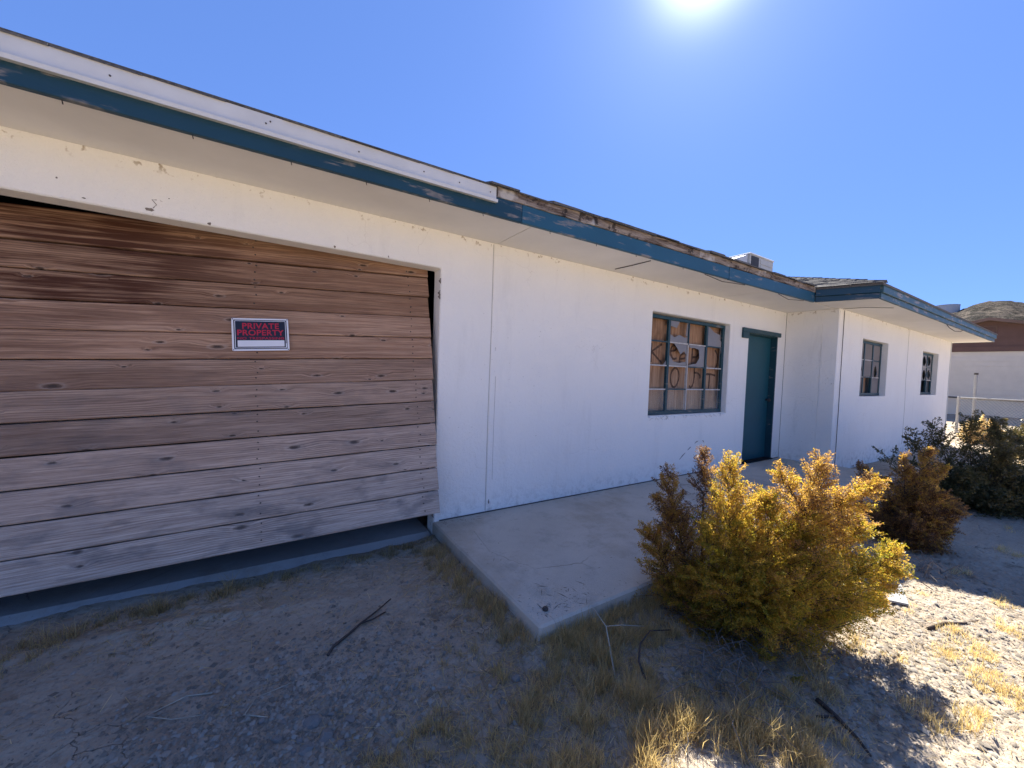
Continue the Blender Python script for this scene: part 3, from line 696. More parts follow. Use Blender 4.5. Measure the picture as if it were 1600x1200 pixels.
# spray painted words on the boards
def stroke(pts, w=.015, y=.1535):
    m = MB(); pts = [Vector((p[0], 0, p[1])) for p in pts]
    # smooth
    for _ in range(2):
        q = [pts[0]]
        for a, b in zip(pts[:-1], pts[1:]): q += [a*.75+b*.25, a*.25+b*.75]
        pts = q+[pts[-1]]
    L_, R_ = [], []
    for i, p in enumerate(pts):
        d = (pts[min(i+1,len(pts)-1)]-pts[max(i-1,0)]).normalized(); n = Vector((-d.z, 0, d.x)); ww = w*(.8+.35*random.random())
        L_.append(p+n*ww); R_.append(p-n*ww)
    for i in range(len(pts)-1):
        m.poly([(L_[i].x,y,L_[i].z),(R_[i].x,y,R_[i].z),(R_[i+1].x,y,R_[i+1].z),(L_[i+1].x,y,L_[i+1].z)])
    return m
S2, S3 = WZ0+2*rh, WZ0+1*rh
def glyph(x, z, w, h, strokes):
    m = MB()
    for s in strokes:
        t = stroke([(x+p[0]*w, z+p[1]*h) for p in s]); b = len(m.v); m.v += t.v; m.f += [tuple(b+i for i in f) for f in t.f]
    return m.build('painted_letter', M_SPRAY, win)
Eo = [[(.1,.55),(.8,.62),(.85,.9),(.5,1),(.1,.75),(.1,.3),(.5,0),(.95,.1)]]
glyph(4.10, S2+.04, .24, .24, [[(.1,1),(.1,.5),(.1,0)],[(.95,1),(.12,.55)],[(.12,.55),(.5,.3),(1,-.02)]])
glyph(4.50, S2+.09, .16, .20, Eo); glyph(4.70, S2+.0, .19, .19, Eo)
glyph(4.98, S2+.03, .20, .25, [[(.1,1),(.08,.5),(.1,0)],[(.1,.98),(.7,1),(.9,.72),(.6,.45),(.12,.45)]])
glyph(5.55, S2+.0, .10, .27, [[(0,1),(.7,.8),(.9,.45),(.6,.1),(0,-.05)]])
glyph(4.53, S3+.02, .20, .27, [[(.5,1),(.1,.8),(0,.4),(.3,0),(.7,.05),(1,.5),(.85,.9),(.5,1)]])
glyph(4.99, S3+.02, .22, .27, [[(.35,1.05),(.40,.6),(.25,.1),(.0,-.02),(-.12,.12)],[(.30,.78),(.62,.80),(1.0,.68),(1.02,.5)]])
glyph(5.33, S3+.01, .26, .27, [[(-.1,.75),(.5,.80),(1,.72)],[(.45,.78),(.45,.4),(.4,0)]])

def wing_window(x0, x1, z0, z1, seed):
    w, c_, r_ = window(x0+.02, x1-.02, z0+.03, z1-.03, -.706+.10, 3, 3, (1, 2), ())
    return w, c_, r_
w1, c1, r1 = wing_window(8.44, 9.77, 1.085, 2.065, 0)
yb = -.706+.13
m = MB(); m.box(8.46, 9.75, yb, yb+.004, 1.11, 2.05)
X0 = 8.46; Z0 = 1.115
def cell2(x0, c_, r_, z0, i, j, g=.012): return (x0+i*c_+g, x0+(i+1)*c_-g, z0+j*r_+g, z0+(j+1)*r_-g)
def shard_cell(w, x0, c_, r_, z0, i, j, y, mat=M_FILM, hole=None):
    a, b, c, d = cell2(x0, c_, r_, z0, i, j)
    if hole is None: shard(w, [(a,c),(b,c),(b,d),(a,d)], y, mat)
    else:           # pane split into two halves round a jagged hole
        hx, hz, hw, hh = hole; hx = a+(b-a)*hx; hz = c+(d-c)*hz
        shard(w, [(a,c),(hx,c),(hx,hz-hh),(hx-hw*.8,hz-hh*.5),(hx-hw,hz+.01),(hx-hw*.6,hz+hh*.7),(hx,hz+hh),(hx,d),(a,d)], y, mat)
        shard(w, [(hx+.0005,c),(b,c),(b,d),(hx+.0005,d),(hx+.0005,hz+hh),(hx+hw*.7,hz+hh*.4),(hx+hw,hz-.02),(hx+hw*.5,hz-hh*.7),(hx+.0005,hz-hh)], y, mat)
yp = -.706+.10
for i in range(3):
    for j in range(3):
        if (i, j) == (1, 0): continue
        hole = (.5,.3,.09,.13) if (i, j) == (2, 1) else ((.6,.5,.12,.13) if (i, j) == (0, 1) else None)
        shard_cell(w1, 8.46, c1, r1, 1.115, i, j, yp, M_WHITEPLY if (i, j) != (0, 1) else M_FILM, hole)
m = MB(); m.box(8.87, 9.32, yb+.04, yb+.052, 1.10, 1.50); m.build('plywood_board', M_PLY, w1)
w2, c2, r2 = wing_window(12.12, 13.46, 1.10, 2.066, 1)
for i in range(3):
    for j in range(3):
        if j == 0: continue
        shard_cell(w2, 12.14, c2, r2, 1.13, i, j, yp, M_FILM, [(.5,.45,.15,.12),(.4,.5,.16,.12),(.6,.4,.14,.13)][(i+j) % 3])
# dark backing inside the wing so no daylight shows through
mb = MB(); mb.box(7.6, 14.4, .9, .92, .0, 2.5); mb.build('inner_partition', M_DARK, house)
mb = MB(); mb.box(-4.24, 14.47, .155, 7.24, 2.50, 2.53); mb.build('ceiling', M_DARK, house)

# garage door: tilted plank panel ------------------------------------------------
BR = Vector((1.165,-.246,.171)); BL = Vector((-1.136,-.056,.057))
du = (BR-BL).normalized(); dw = Vector((-.045,.411,1.925)); dw = (dw-du*dw.dot(du)).normalized(); dn = du.cross(dw)   # towards the viewer
DM = Matrix.Identity(4)
for i in range(3): DM[i][0] = du[i]; DM[i][1] = -dn[i]; DM[i][2] = dw[i]; DM[i][3] = BR[i]
LEN = 4.62; PW = .1776
def door_obj(name, me, parent, local=Matrix.Identity(4), mat=None):
    o = link(name, me, mat); o.parent = parent; o.matrix_parent_inverse = Matrix.Identity(4); o.matrix_local = local; return o
gd = MB(); gd.box(-LEN+.02, -.02, .045, .075, .02, .11); gd.box(-LEN+.02, -.02, .045, .075, 1.95, 2.05)
for x in (-LEN+.1, -2.9, -1.19, -.12): gd.box(x-.045, x+.045, .045, .075, .111, 1.949)
g = link('garage_door', gd.mesh('garage_door', M_STICK)); g.parent = house; g.matrix_parent_inverse = Matrix.Identity(4); g.matrix_local = DM
# per board: red, grey, stain
tone = [(0,.95,.0),(0,.9,.05),(0,.75,.1),(0,.62,.15),(0,.50,.4),(0,.42,.15),(0,.22,.5),(0,.05,.5),(0,.12,.55),(0,.0,1.0),(0,.0,1.0),(0,.0,1.0),(0,.15,.8)]
for i in range(12):
    gap = .0055 if i != 10 else .013; PW = .1776 if i != 11 else .214; zb_ = i*.1776
    seg = 24; m = MB(); tw = random.uniform(-.004, .004); endx = random.uniform(-.006, .004)+.052*(i/11); bow = random.uniform(-.003, .003)
    prof = [(0, 0), (0, PW-gap), (.038, PW-gap), (.038, 0)]
    lo = 0.0015 if i else 0
    for s in range(seg+1):
        x = -LEN + (LEN+endx)*s/seg; b = bow*math.sin(math.pi*s/seg)
        yy = .003*math.sin(i*2.1+s*.35)
        wavy = .0012*math.sin(s*1.7+i)
        for (y, z) in ((yy+.004, lo), (yy, lo+.006), (yy+tw, PW-gap-.006), (yy+.004+tw, PW-gap), (.036, PW-gap), (.036, lo)):
            m.v.append((x, y, z+b+(wavy if z > .1 else 0)))
    for s in range(seg):
        for k in range(6): m.f.append((6*s+k, 6*s+(k+1) % 6, 6*(s+1)+(k+1) % 6, 6*(s+1)+k))
    m.f.append((5,4,3,2,1,0)); m.f.append(tuple(6*seg+k for k in range(6)))
    o = door_obj('plank', m.mesh('plank', M_WOOD), g, Matrix.Translation((0, random.uniform(-.003,.003), zb_))); o.color = (*tone[i], 1)
# nails in a column over each stud
m = MB()
for i in range(12):
    for x in (-2.9, -1.19, -.12):
        for z in (.035, .09, .145):
            xx = x+random.uniform(-.01,.01); zz = i*.1776+z+random.uniform(-.012,.012)
            m.tube([(xx, -.0065, zz), (xx, .004, zz)], .0048, 6)
o = door_obj('nail_heads', m.mesh('nail_heads', M_RUST), g); tag(o, kind='stuff')

# ------------------------------------------------------------------ NO TRESPASSING SIGN (hangs on the planks)
PTL = Vector((-.212,.064,1.616))
lx = (PTL-BR).dot(du); lz = (PTL-BR).dot(dw)
SW, SH = .332, .228
sign = empty('warning_sign', (0,0,0), 'black and red private property sign on the plank garage door', 'sign')
SM = DM @ Matrix.Translation((lx, -.014, lz-SH)) @ Matrix.Rotation(math.radians(-1.2), 4, 'Y')
sign.matrix_world = SM
def flat(name, x0, x1, z0, z1, mat, y=-.001, r=.0, t=.0008):
    m = MB(); pts = []
    if r:
        for (cx, cz, a0) in ((x1-r, z1-r, 0), (x0+r, z1-r, 90), (x0+r, z0+r, 180), (x1-r, z0+r, 270)):
            for k in range(5): a = math.radians(a0+k*22.5); pts.append((cx+r*math.cos(a), cz+r*math.sin(a)))
    else: pts = [(x0,z0),(x1,z0),(x1,z1),(x0,z1)]
    k = len(pts)
    for (x, z) in pts: m.v.append((x, y-t, z))
    for (x, z) in pts: m.v.append((x, y, z))
    m.f = [tuple(range(k)), tuple(range(2*k-1, k-1, -1))] + [(i, (i+1) % k, k+(i+1) % k, k+i) for i in range(k)]
    o = link(name, m.mesh(name, mat)); o.parent = sign; o.matrix_parent_inverse = Matrix.Identity(4); return o
MS_W = mat_plain('sign_white', (.78,.78,.80), .35, .5, .02); MS_K = mat_plain('sign_black', (.012,.012,.02), .35, .5, .1); MS_R = mat_plain('sign_red', (.50,.02,.04), .4, .4, .05)
flat('panel', 0, SW, 0, SH, MS_W, 0, .008, .002)
flat('black_border', .011, SW-.011, .012, SH-.011, MS_K, -.0025, .004, .0003)
flat('white_line', .017, SW-.017, .018, SH-.017, MS_W, -.003, .003, .0003)
flat('black_field', .0205, SW-.0205, .0215, SH-.0205, MS_K, -.0035, .003, .0003)
flat('blank_box', .031, SW-.029, .028, .072, MS_W, -.004, .003, .0003)
flat('edge_mark', SW-.0215, SW-.014, .02, .05, MS_W, -.0041, 0, .0002)
for (x, z) in ((.007,SH-.007),(SW-.007,SH-.007),(.007,.007),(SW-.007,.007)):
    m = MB(); m.tube([(x,-.006,z),(x,0,z)], .0032, 8); o = link('screw', m.mesh('screw', M_RUST)); o.parent = sign; o.matrix_parent_inverse = Matrix.Identity(4)
def text(body, x0, x1, z0, z1, mat, bold=.0):
    c = bpy.data.curves.new('t', 'FONT'); c.body = body; c.offset = bold; c.extrude = .002; c.space_character = 1.06
    to = bpy.data.objects.new('t', c); COL.objects.link(to); bpy.context.view_layer.update()
    me = bpy.data.meshes.new_from_object(to.evaluated_get(bpy.context.evaluated_depsgraph_get())); bpy.data.objects.remove(to)
    V = np.array([v.co[:] for v in me.vertices]); mn, mx = V.min(0), V.max(0)
    for v in me.vertices:
        p = v.co.copy(); v.co = (x0+(p.x-mn[0])/(mx[0]-mn[0])*(x1-x0), -.0042-(p.z-mn[2])/(mx[2]-mn[2])*.0004, z0+(p.y-mn[1])/(mx[1]-mn[1])*(z1-z0))
    me.materials.append(mat); me.name = 'lettering'
    o = link('lettering', me); o.parent = sign; o.matrix_parent_inverse = Matrix.Identity(4); return o
text('PRIVATE', .060, SW-.058, .153, .194, MS_R, .022)
text('PROPERTY', .031, SW-.030, .106, .147, MS_R, .022)
text('NO TRESPASSING', .031, SW-.030, .078, .095, MS_R, .012)

# ------------------------------------------------------------------ evaporative cooler on the roof
ac = empty('roof_cooler', (10.6, 2.2, 3.7), 'beige metal evaporative cooler standing on the roof', 'cooler')
M_AC = mat_plain('cooler_paint', (.56,.53,.46), .6, .3, .08, 3); M_ACD = mat_plain('cooler_dark', (.06,.06,.065), .8)
m = MB(); m.box(10.05, 11.22, 2.0, 3.0, 3.5, 4.40); m.build('cabinet', M_AC, ac, .01)
m = MB(); m.box(10.03, 11.24, 1.98, 3.02, 4.401, 4.44); m.build('cabinet_lid', mat_plain('cooler_lid', (.72,.71,.68), .5), ac, .01)
m = MB(); m.box(10.10, 10.45, 1.985, 1.998, 3.62, 4.37); m.build('louver_opening', M_ACD, ac)
for k in range(5): m = MB(); m.box(10.55, 11.16, 1.988, 1.999, 3.70+k*.135, 3.81+k*.135); m.build('panel', M_AC, ac)
m = MB(); m.hexa([(9.3,2.05,3.6),(10.04,2.05,3.6),(10.04,2.9,3.6),(9.3,2.9,3.6),(9.2,2.05,4.10),(10.04,2.05,4.40),(10.04,2.9,4.40),(9.2,2.9,4.10)]); m.build('duct', M_FLASH, ac, .01)

# ------------------------------------------------------------------ neighbour house
nb = empty('neighbour_house', (26, .1, .1), 'pale neighbouring house with brown gable beyond the chain link fence', 'house')
M_SID = mat_plain('pale_siding', (.58,.53,.45), .8, .2, .05, 3); M_BRN = mat_plain('brown_gable', (.125,.075,.062), .8, .2, .1, 3); M_BRNR = mat_plain('brown_roof', (.16,.11,.09), .9, .1, .15, 3)
NX, NY, NE, NPK, HW = 26.0, .03, 2.92, 4.27, 4.9
zb = float(ground_z(NX, NY))-.1
m = MB(); m.box(NX+.02, NX+9, NY-HW+.5, NY+HW-.5, zb, NE); m.build('wall', M_SID, nb)
for k in range(int((NE-.2-zb)/.2)):     # lap siding
    z = zb+.05+k*.2; m = MB(); m.hexa([(NX-.018,NY-HW+.5,z),(NX+.02,NY-HW+.5,z),(NX+.02,NY+HW-.5,z),(NX-.018,NY+HW-.5,z),(NX-.003,NY-HW+.5,z+.196),(NX+.02,NY-HW+.5,z+.196),(NX+.02,NY+HW-.5,z+.196),(NX-.003,NY+HW-.5,z+.196)]); m.build('siding_board', M_SID, nb)
m = MB(); k = 3; tri = [(NY-HW+.45, NE+.17), (NY+HW-.45, NE+.17), (NY, NPK-.10)]
for X in (NX-.005, NX+.2):
    for (y, z) in tri: m.v.append((X, y, z))
m.f = [(0,1,2),(5,4,3),(0,3,4,1),(1,4,5,2),(2,5,3,0)]; m.build('gable', M_BRN, nb)
m = MB(); m.box(NX-.05, NX+.1, NY-HW+.3, NY+HW-.3, NE-.06, NE+.17); m.build('gable_band', M_BRN, nb)
m = MB(); m.box(NX-.03, NX+.02, NY-.17, NY+.30, 3.55, 3.95); vent = m.build('gable_vent', M_BRNR, nb)
for k in range(6): m = MB(); m.hexa([(NX-.055,NY-.15,3.57+k*.06),(NX-.032,NY-.15,3.59+k*.06),(NX-.032,NY+.28,3.59+k*.06),(NX-.055,NY+.28,3.57+k*.06),(NX-.055,NY-.15,3.58+k*.06),(NX-.032,NY-.15,3.62+k*.06),(NX-.032,NY+.28,3.62+k*.06),(NX-.055,NY+.28,3.58+k*.06)]); m.build('slat', M_BRN, vent)
for s in (-1, 1):
    m = MB(); ze = NPK-.25*HW
    m.hexa([(NX-.45,NY,NPK-.12),(NX-.45,NY+s*HW,ze-.12),(NX+9.4,NY+s*HW,ze-.12),(NX+9.4,NY,NPK-.12),(NX-.45,NY,NPK),(NX-.45,NY+s*HW,ze),(NX+9.4,NY+s*HW,ze),(NX+9.4,NY,NPK)])
    m.build('roof', M_BRNR, nb)
m = MB(); m.tube([(NX-.1,NY+3,.86),(NX-.1,NY-3.5,.80)], .035, 6); m.build('wall_pipe', M_ACD, nb)

# chain link fence -----------------------------------------------------------
fx = 18.0; fence = empty('chain_link_fence', (fx, -1, -.2), 'low chain link fence between the white house and its neighbour', 'fence')
M_GALV = mat_plain('galvanised', (.26,.26,.26), .45, .5, .1, 10)
fpts = [(18.0,-.12),(18.0,-.40),(18.0,-2.2),(18.0,-4.0),(18.0,-5.8)]
for i, (x, y) in enumerate(fpts):
    m = MB(); zt = (.90 if i == 0 else 1.0); m.tube([(x, y, -.5), (x, y, zt)], .034, 10); m.tube([(x,y,zt),(x,y,zt+.03)], [.036,.012], 10); m.build('post', M_GALV, fence, smooth=False)
m = MB(); m.tube([(18,-.40,.985),(18,-2.2,.99),(18,-4,1.0),(18,-5.8,1.0)], .02, 8); m.build('top_rail', M_GALV, fence)
m = MB(); y = -.45; s = .075
for k in range(150):
    for sg in (1, -1):
        y0 = -.45-k*s; z0, z1 = -.22, .96
        y1 = y0-sg*(z1-z0)*.9
        if sg > 0 and y1 < -5.8: continue
        if sg < 0 and y1 > -.42:
            t = (y0+.42)/(y0-y1) if y1 != y0 else 1; t = abs((y0+.42)/(y1-y0)); z1 = z0+(z1-z0)*t; y1 = -.42
        if y0 < -5.8: continue
        a, b = Vector((18.0+.004*sg, y0, z0)), Vector((18.0+.004*sg, y1, z1)); 
        m.poly([(a.x-.002,a.y-.0045,a.z),(a.x+.002,a.y+.0045,a.z),(b.x+.002,b.y+.0045,b.z),(b.x-.002,b.y-.0045,b.z)])
tag(m.build('wire_mesh', M_GALV, fence), kind='stuff')
pp = empty('vent_pipe', (18.5,-.66,-.3), 'thin white upright pipe with a dark cap by the fence', 'pipe')
m = MB(); m.tube([(18.5,-.66,-.4),(18.5,-.645,1.70)], .036, 12); m.build('pipe', M_GALV, pp); m = MB(); m.tube([(18.5,-.645,1.701),(18.5,-.645,1.76)], .046, 12); m.build('cap', M_RUST, pp)

# ------------------------------------------------------------------ bushes
def unit(v): return v/np.maximum(1e-9, np.linalg.norm(v, axis=-1, keepdims=True))
def foliage(lobes, root, leaves, Lr, leaf, up=.5, seed=1, spread=.36):
    r = np.random.default_rng(seed); VV, HH = [], []; stems = []
    root = np.array(root)
    for (b0, tip, R, n, hue) in lobes:
        b0 = np.array(b0); ax = np.array(tip)-b0; La = np.linalg.norm(ax); ax = ax/La
        t0 = r.random(n)**1.15; rv = unit(r.normal(size=(n,3))); rv = unit(rv-(rv@ax)[:,None]*ax)
        rad = R*((1.02-t0)**.75)*np.sqrt(r.random(n))*np.where(r.random(n) < .12, 1.25, 1)
        P = b0 + ax*La*t0[:,None] + rv*rad[:,None]
        rr = (rad/R)[:,None]; sc_ = (.55+.45*(1-t0))[:,None]
        n = len(P); K = 13; J = leaves
        out = unit(ax*.6 + rv*(.4+1.05*rr) + np.array([0,0,up]) + r.normal(size=(n,3))*.2)
        Ln = r.uniform(*Lr, size=(n, 1))*sc_; base = P-out*Ln*.55
        side = unit(np.cross(out, np.array([0,0,1.])+r.normal(size=(n,3))*.55))
        stems.append((base, P+out*Ln*.42))
        sk = (np.arange(K)+.5)/K; sgn = np.where(np.arange(K) % 2 == 0, 1, -1)
        q0 = base[:,None] + out[:,None]*Ln[:,None]*sk[None,:,None]                     # where each shoot leaves the axis
        sd = unit(sgn[None,:,None]*side[:,None]*.8 + out[:,None]*.75 + r.normal(size=(n,K,3))*.13)
        sl_ = ((1.06-sk)**.8)[None,:,None]*Ln[:,None]*spread*r.uniform(.7,1.2,size=(n,K,1))+.012
        t = r.random((n,K,J,1))
        pos = q0[:,:,None] + sd[:,:,None]*sl_[:,:,None]*t + r.normal(size=(n,K,J,3))*.0045
        hn = n*K*J; pos = pos.reshape(-1,3); sdl = np.repeat(sd[:,:,None], J, 2).reshape(-1,3)
        ld = unit(sdl + r.normal(size=(hn,3))*.6); nn = unit(np.cross(ld, r.normal(size=(hn,3))))
        s = leaf*r.uniform(.6, 1.3, size=(len(pos),1))
        q = np.stack([pos-ld*s*.15, pos+nn*s*.32+ld*s*.4, pos+ld*s, pos-nn*s*.32+ld*s*.4], 1)
        VV.append(q); h = np.clip(hue + r.normal(size=(n,1,1))*.13 + np.zeros((n,K*J,4)), 0, 1); HH.append(h.reshape(-1, 4))
    V = np.concatenate(VV).reshape(-1, 3); H = np.concatenate(HH).reshape(-1)
    return V, np.arange(len(V)).reshape(-1, 4), H, stems
RT, FW = np.array([.844,-.536,0]), np.array([.536,.844,0])
def bush(name, cones, root, label, mat, leaves=9, Lr=(.12,.24), leaf=.01, up=.3, seed=1, cat='bush', spread=.4, group=None, dens=1.0):
    R0 = np.array(root); at = lambda l, z, d: R0 + RT*l + FW*d + np.array([0,0,z])
    lobes = [(at(*b), at(*t), R, max(4, int(n*dens)), h) for (b, t, R, n, h) in cones]
    e = empty(name, root, label, cat, group)
    V, F_, H, stems = foliage(lobes, root, leaves, Lr, leaf, up, seed, spread)
    link('foliage', npmesh('foliage', V, F_, mat, H), None, e)
    m = MB()
    for (b0, tip, R, n, hue) in lobes:
        mid = R0*.5+b0*.5+np.array([random.uniform(-.04,.04), random.uniform(-.04,.04), -.02]); st = R0+np.array([random.uniform(-.06,.06), random.uniform(-.06,.06), -.06])
        m.tube([st, mid, b0, b0*.35+tip*.65], [.020, .015, .010, .004], 6, False)
    for (a, b) in stems:
        for i in range(len(a)): m.tube([a[i], b[i]], [.0024, .0009], 3, False)
    m.build('stem', M_BARK, e)
    return e
bush('shrub', [
    ((-.18,.26,-.02),(-.20,1.0,.0), .22, 130, .42), ((-.10,.40,.0),(-.02,.80,.02), .16, 60, .40), ((-.24,.25,.16),(-.25,1.0,.2), .11, 55, .85),
    ((-.26,.08,.22),(-.44,.86,.28), .19, 120, .74), ((-.32,.04,.2),(-.58,.52,.22), .18, 95, .58), ((-.26,.14,.2),(-.50,.70,.25), .15, 55, .66), ((-.25,.02,.1),(-.50,.22,.12), .2, 80, .5),
    ((.20,.50,.0),(.33,1.02,.02), .19, 95, .60), ((.26,.70,-.02),(.60,.90,-.02), .12, 55, .56), ((.24,.70,.0),(.08,.94,.0), .11, 40, .58), ((.28,.64,.05),(.52,.70,.02), .13, 45, .62),
    ((.22,.30,-.06),(.78,.42,-.02), .20, 125, .30), ((.30,.40,.0),(.62,.66,.04), .15, 64, .34), ((.26,.20,-.03),(.68,.24,-.02), .18, 90, .32), ((.36,.34,-.08),(.74,.54,-.04), .13, 50, .28),
    ((-.02,.22,-.10),(-.38,.62,-.10), .20, 115, .27), ((.0,.25,-.06),(.02,.80,-.02), .25, 130, .34), ((.12,.22,-.10),(.18,.68,-.06), .25, 130, .30), ((-.1,.36,-.08),(-.2,.72,-.06), .19, 75, .33), ((-.05,.18,-.12),(-.42,.40,-.12), .17, 70, .25),
    ((-.05,.02,.04),(-.44,.28,.06), .22, 115, .40), ((.06,.04,.0),(.46,.22,.0), .23, 115, .36), ((.0,.0,-.06),(-.08,.28,-.08), .27, 110, .34), ((.0,.08,.1),(.05,.56,.12), .3, 90, .6)],
    (2.37,-2.02,-.14), 'large golden green shrub in front of the concrete slab', M_LEAF, leaves=19, Lr=(.11,.27), leaf=.0078, seed=3, up=.28, spread=.38, dens=.86)
bush('shrub', [((0,.05,0),(l*.88,z*.88,d), .17, n, h) for (l, z, d, n, h) in [(-.44,.80,.1,55,.9),(-.28,.70,.0,60,.78),(-.08,.92,.0,75,.74),(.14,1.0,-.02,75,.72),(.34,.84,.0,65,.7),(.46,.52,.0,55,.78),(-.50,.40,.0,60,.9),(0,.66,-.25,75,.76),(.22,.5,-.25,70,.8),(-.26,.36,-.22,65,.86),(.30,.24,-.1,60,.85),(-.1,.22,-.25,60,.85)]],
    (4.95,-2.08,-.16), 'rust brown rounded shrub behind the big golden one', M_LEAF, leaves=13, Lr=(.14,.30), leaf=.0108, seed=5, up=.25, spread=.34)
bush('shrub', [((l*.25,.05,d*.3),(l,z,d), .26, n, h) for (l, z, d, n, h) in [(-1.10,.66,.1,32,.2),(-.80,.92,.1,48,.25),(-.45,1.02,.1,62,.3),(-.12,1.16,.0,75,.35),(.25,1.10,.0,75,.4),(.60,1.02,.0,70,.45),(.85,.66,-.1,70,.5),(-.5,.5,-.3,75,.35),(.3,.5,-.4,80,.45),(0,.8,-.3,85,.4),(-.2,.25,-.4,80,.4),(.5,.25,-.4,80,.5),(-.7,.3,-.1,60,.3)]],
    (7.45,-2.15,-.2), 'dark sprawling evergreen shrub before the wing corner', M_LEAFD, leaves=9, Lr=(.24,.5), leaf=.019, seed=8, up=.3, spread=.34, dens=1.0)
for i, (x, y, sz, hu, lab) in enumerate([(14.7,-1.9,.55,.5,'small dark shrub beyond the dark evergreen, nearest the fence'), (13.2,-2.6,.6,.6,'low sunlit shrub right of the dark evergreen shrub'), (17.0,-2.4,.6,.4,'grey scrub bush against the chain link fence'), (16.2,-1.1,.5,.95,'pale dry weed clump at the fence foot')]):
    z = float(ground_z(x, y))
    bush('scrub_bush', [((0,0,0),(l*sz,zz*sz,d*sz), sz*.4, 26, hu) for (l, zz, d) in [(-1,.8,0),(-.5,1.2,.1),(0,1.35,0),(.5,1.2,0),(1,.8,0),(0,.8,-.5),(.5,.6,-.5),(-.5,.6,-.5)]], (x, y, z), lab, M_LEAFD if i != 3 else M_GRASS, leaves=7, Lr=(.25,.5), leaf=.036, seed=20+i, up=.3)

# ------------------------------------------------------------------ dry grass (stuff)
def grass(spots, seed=1):
    r = np.random.default_rng(seed); P, Hh, Hue, Lean = [], [], [], []
    for (x, y, rx, ry, n, h, hue) in spots:
        n = int(n*2.3); a = r.normal(size=(n, 2))*np.array([rx, ry])*.55
        # clump the blades
        k = max(1, n//30); cl = r.normal(size=(k, 2))*np.array([rx, ry])*.6; w = r.integers(0, k, n); a = np.where(r.random((n,1)) < .90, cl[w]+r.normal(size=(n,2))*.013, a); hc = r.uniform(.4,1.15,k)[w]
        P.append(np.array([x, y])+a); Hh.append(h*hc*r.uniform(.45, 1.15, n)); Hue.append(np.clip(hue+r.normal(size=n)*.18, 0, 1)); Lean.append(r.normal(size=(n,2))*.55 + (a-cl[w])*4.)
    P = np.concatenate(P); H = np.concatenate(Hh); U = np.concatenate(Hue); Ln = np.concatenate(Lean)
    inslab = (P[:,0] > 1.19) & (P[:,1] > -1.535); ina = (P[:,1] > -.045); keep = ~(inslab | ina); P, H, U, Ln = P[keep], H[keep], U[keep], Ln[keep]
    z = ground_z(P[:,0], P[:,1])-.006; n = len(P)
    B = np.c_[P, z]; th = r.random(n)*6.283; wd = np.c_[np.cos(th), np.sin(th), np.zeros(n)]*(.0007+.0008*r.random((n,1)))
    up = np.c_[Ln*.45, np.ones(n)]; up = unit(up)*H[:,None]; tip = np.c_[Ln*1.0, np.ones(n)*.9]; tip = unit(tip)*H[:,None]
    Mi = B+up*.5; Tp = Mi+tip*.55
    V = np.stack([B-wd, B+wd, Mi+wd*.8, Mi-wd*.8, Tp+wd*.15, Tp-wd*.15], 1).reshape(-1, 3); b = np.arange(n)[:,None]*6
    F_ = np.concatenate([b+np.array([0,1,2,3]), b+np.array([3,2,4,5])]); return V, F_, np.repeat(U, 6)
S = []
for (x, y) in [(-1.25,-.2),(-1.0,-.3),(-.93,-.42),(-.8,-.23),(-.65,-.2),(-.55,-.22),(-.4,-.18),(-.26,-.2),(-.1,-.16),(.1,-.15),(.25,-.12),(.55,-.12),(.8,-.1),(1.0,-.09)]: S.append((x, y, .14, .06, 170, .05, .30))
for (x, y) in [(-1.1,-.35),(-.85,-.30),(-.5,-.2),(-.2,-.2)]: S.append((x, y, .05, .05, 60, .12, .4))
for (x, y) in [(-.55,-.55),(-.3,-.47),(-.1,-.38)]: S.append((x, y, .14, .03, 60, .03, .15))
for (x, y) in [(1.12,-.35),(1.12,-.55),(1.1,-.75),(1.13,-.92),(1.12,-1.1),(1.13,-1.25),(1.14,-1.42)]: S.append((x, y, .085, .14, 330, .075, .45))
for i in range(26): S.append((1.25+i*.045, -1.57-.03*random.random(), .05, .03, 60, .075, .5))
for (x, y) in [(1.0,-.2),(.85,-.16),(1.05,-.45)]: S.append((x, y, .10, .08, 120, .05, .15))
for (x, y, n, h) in [(.96,-1.55,110,.07),(.85,-1.34,90,.06),(.4,-1.73,150,.06),(.57,-1.68,230,.07),(.68,-1.78,160,.06),(.78,-1.93,200,.08),(.97,-1.79,260,.09),(1.1,-1.75,160,.08),(1.31,-1.6,300,.09),(1.43,-1.6,260,.09),(1.25,-1.68,200,.08),(1.45,-1.73,300,.10),(1.6,-1.68,260,.09),(1.74,-1.73,260,.09),(1.3,-1.85,260,.10),(1.4,-2.0,330,.11),(1.15,-1.95,260,.10),(.99,-2.05,260,.10),(1.55,-1.9,200,.08),(1.46,-2.18,330,.12),(1.30,-2.12,260,.12),(1.6,-2.3,300,.12),(1.71,-2.36,300,.13),(1.62,-2.12,160,.09),(1.85,-2.25,160,.09),(2.0,-2.3,160,.09),(2.3,-2.3,150,.09),(2.2,-2.42,120,.08),(1.73,-2.5,260,.11),(1.9,-2.45,160,.1),(1.87,-1.75,200,.09),(1.2,-2.2,200,.1),(1.75,-1.6,160,.08),(1.95,-1.62,160,.08)]:
    S.append((x, y, .10, .075, int(n*1.15), h, .55))
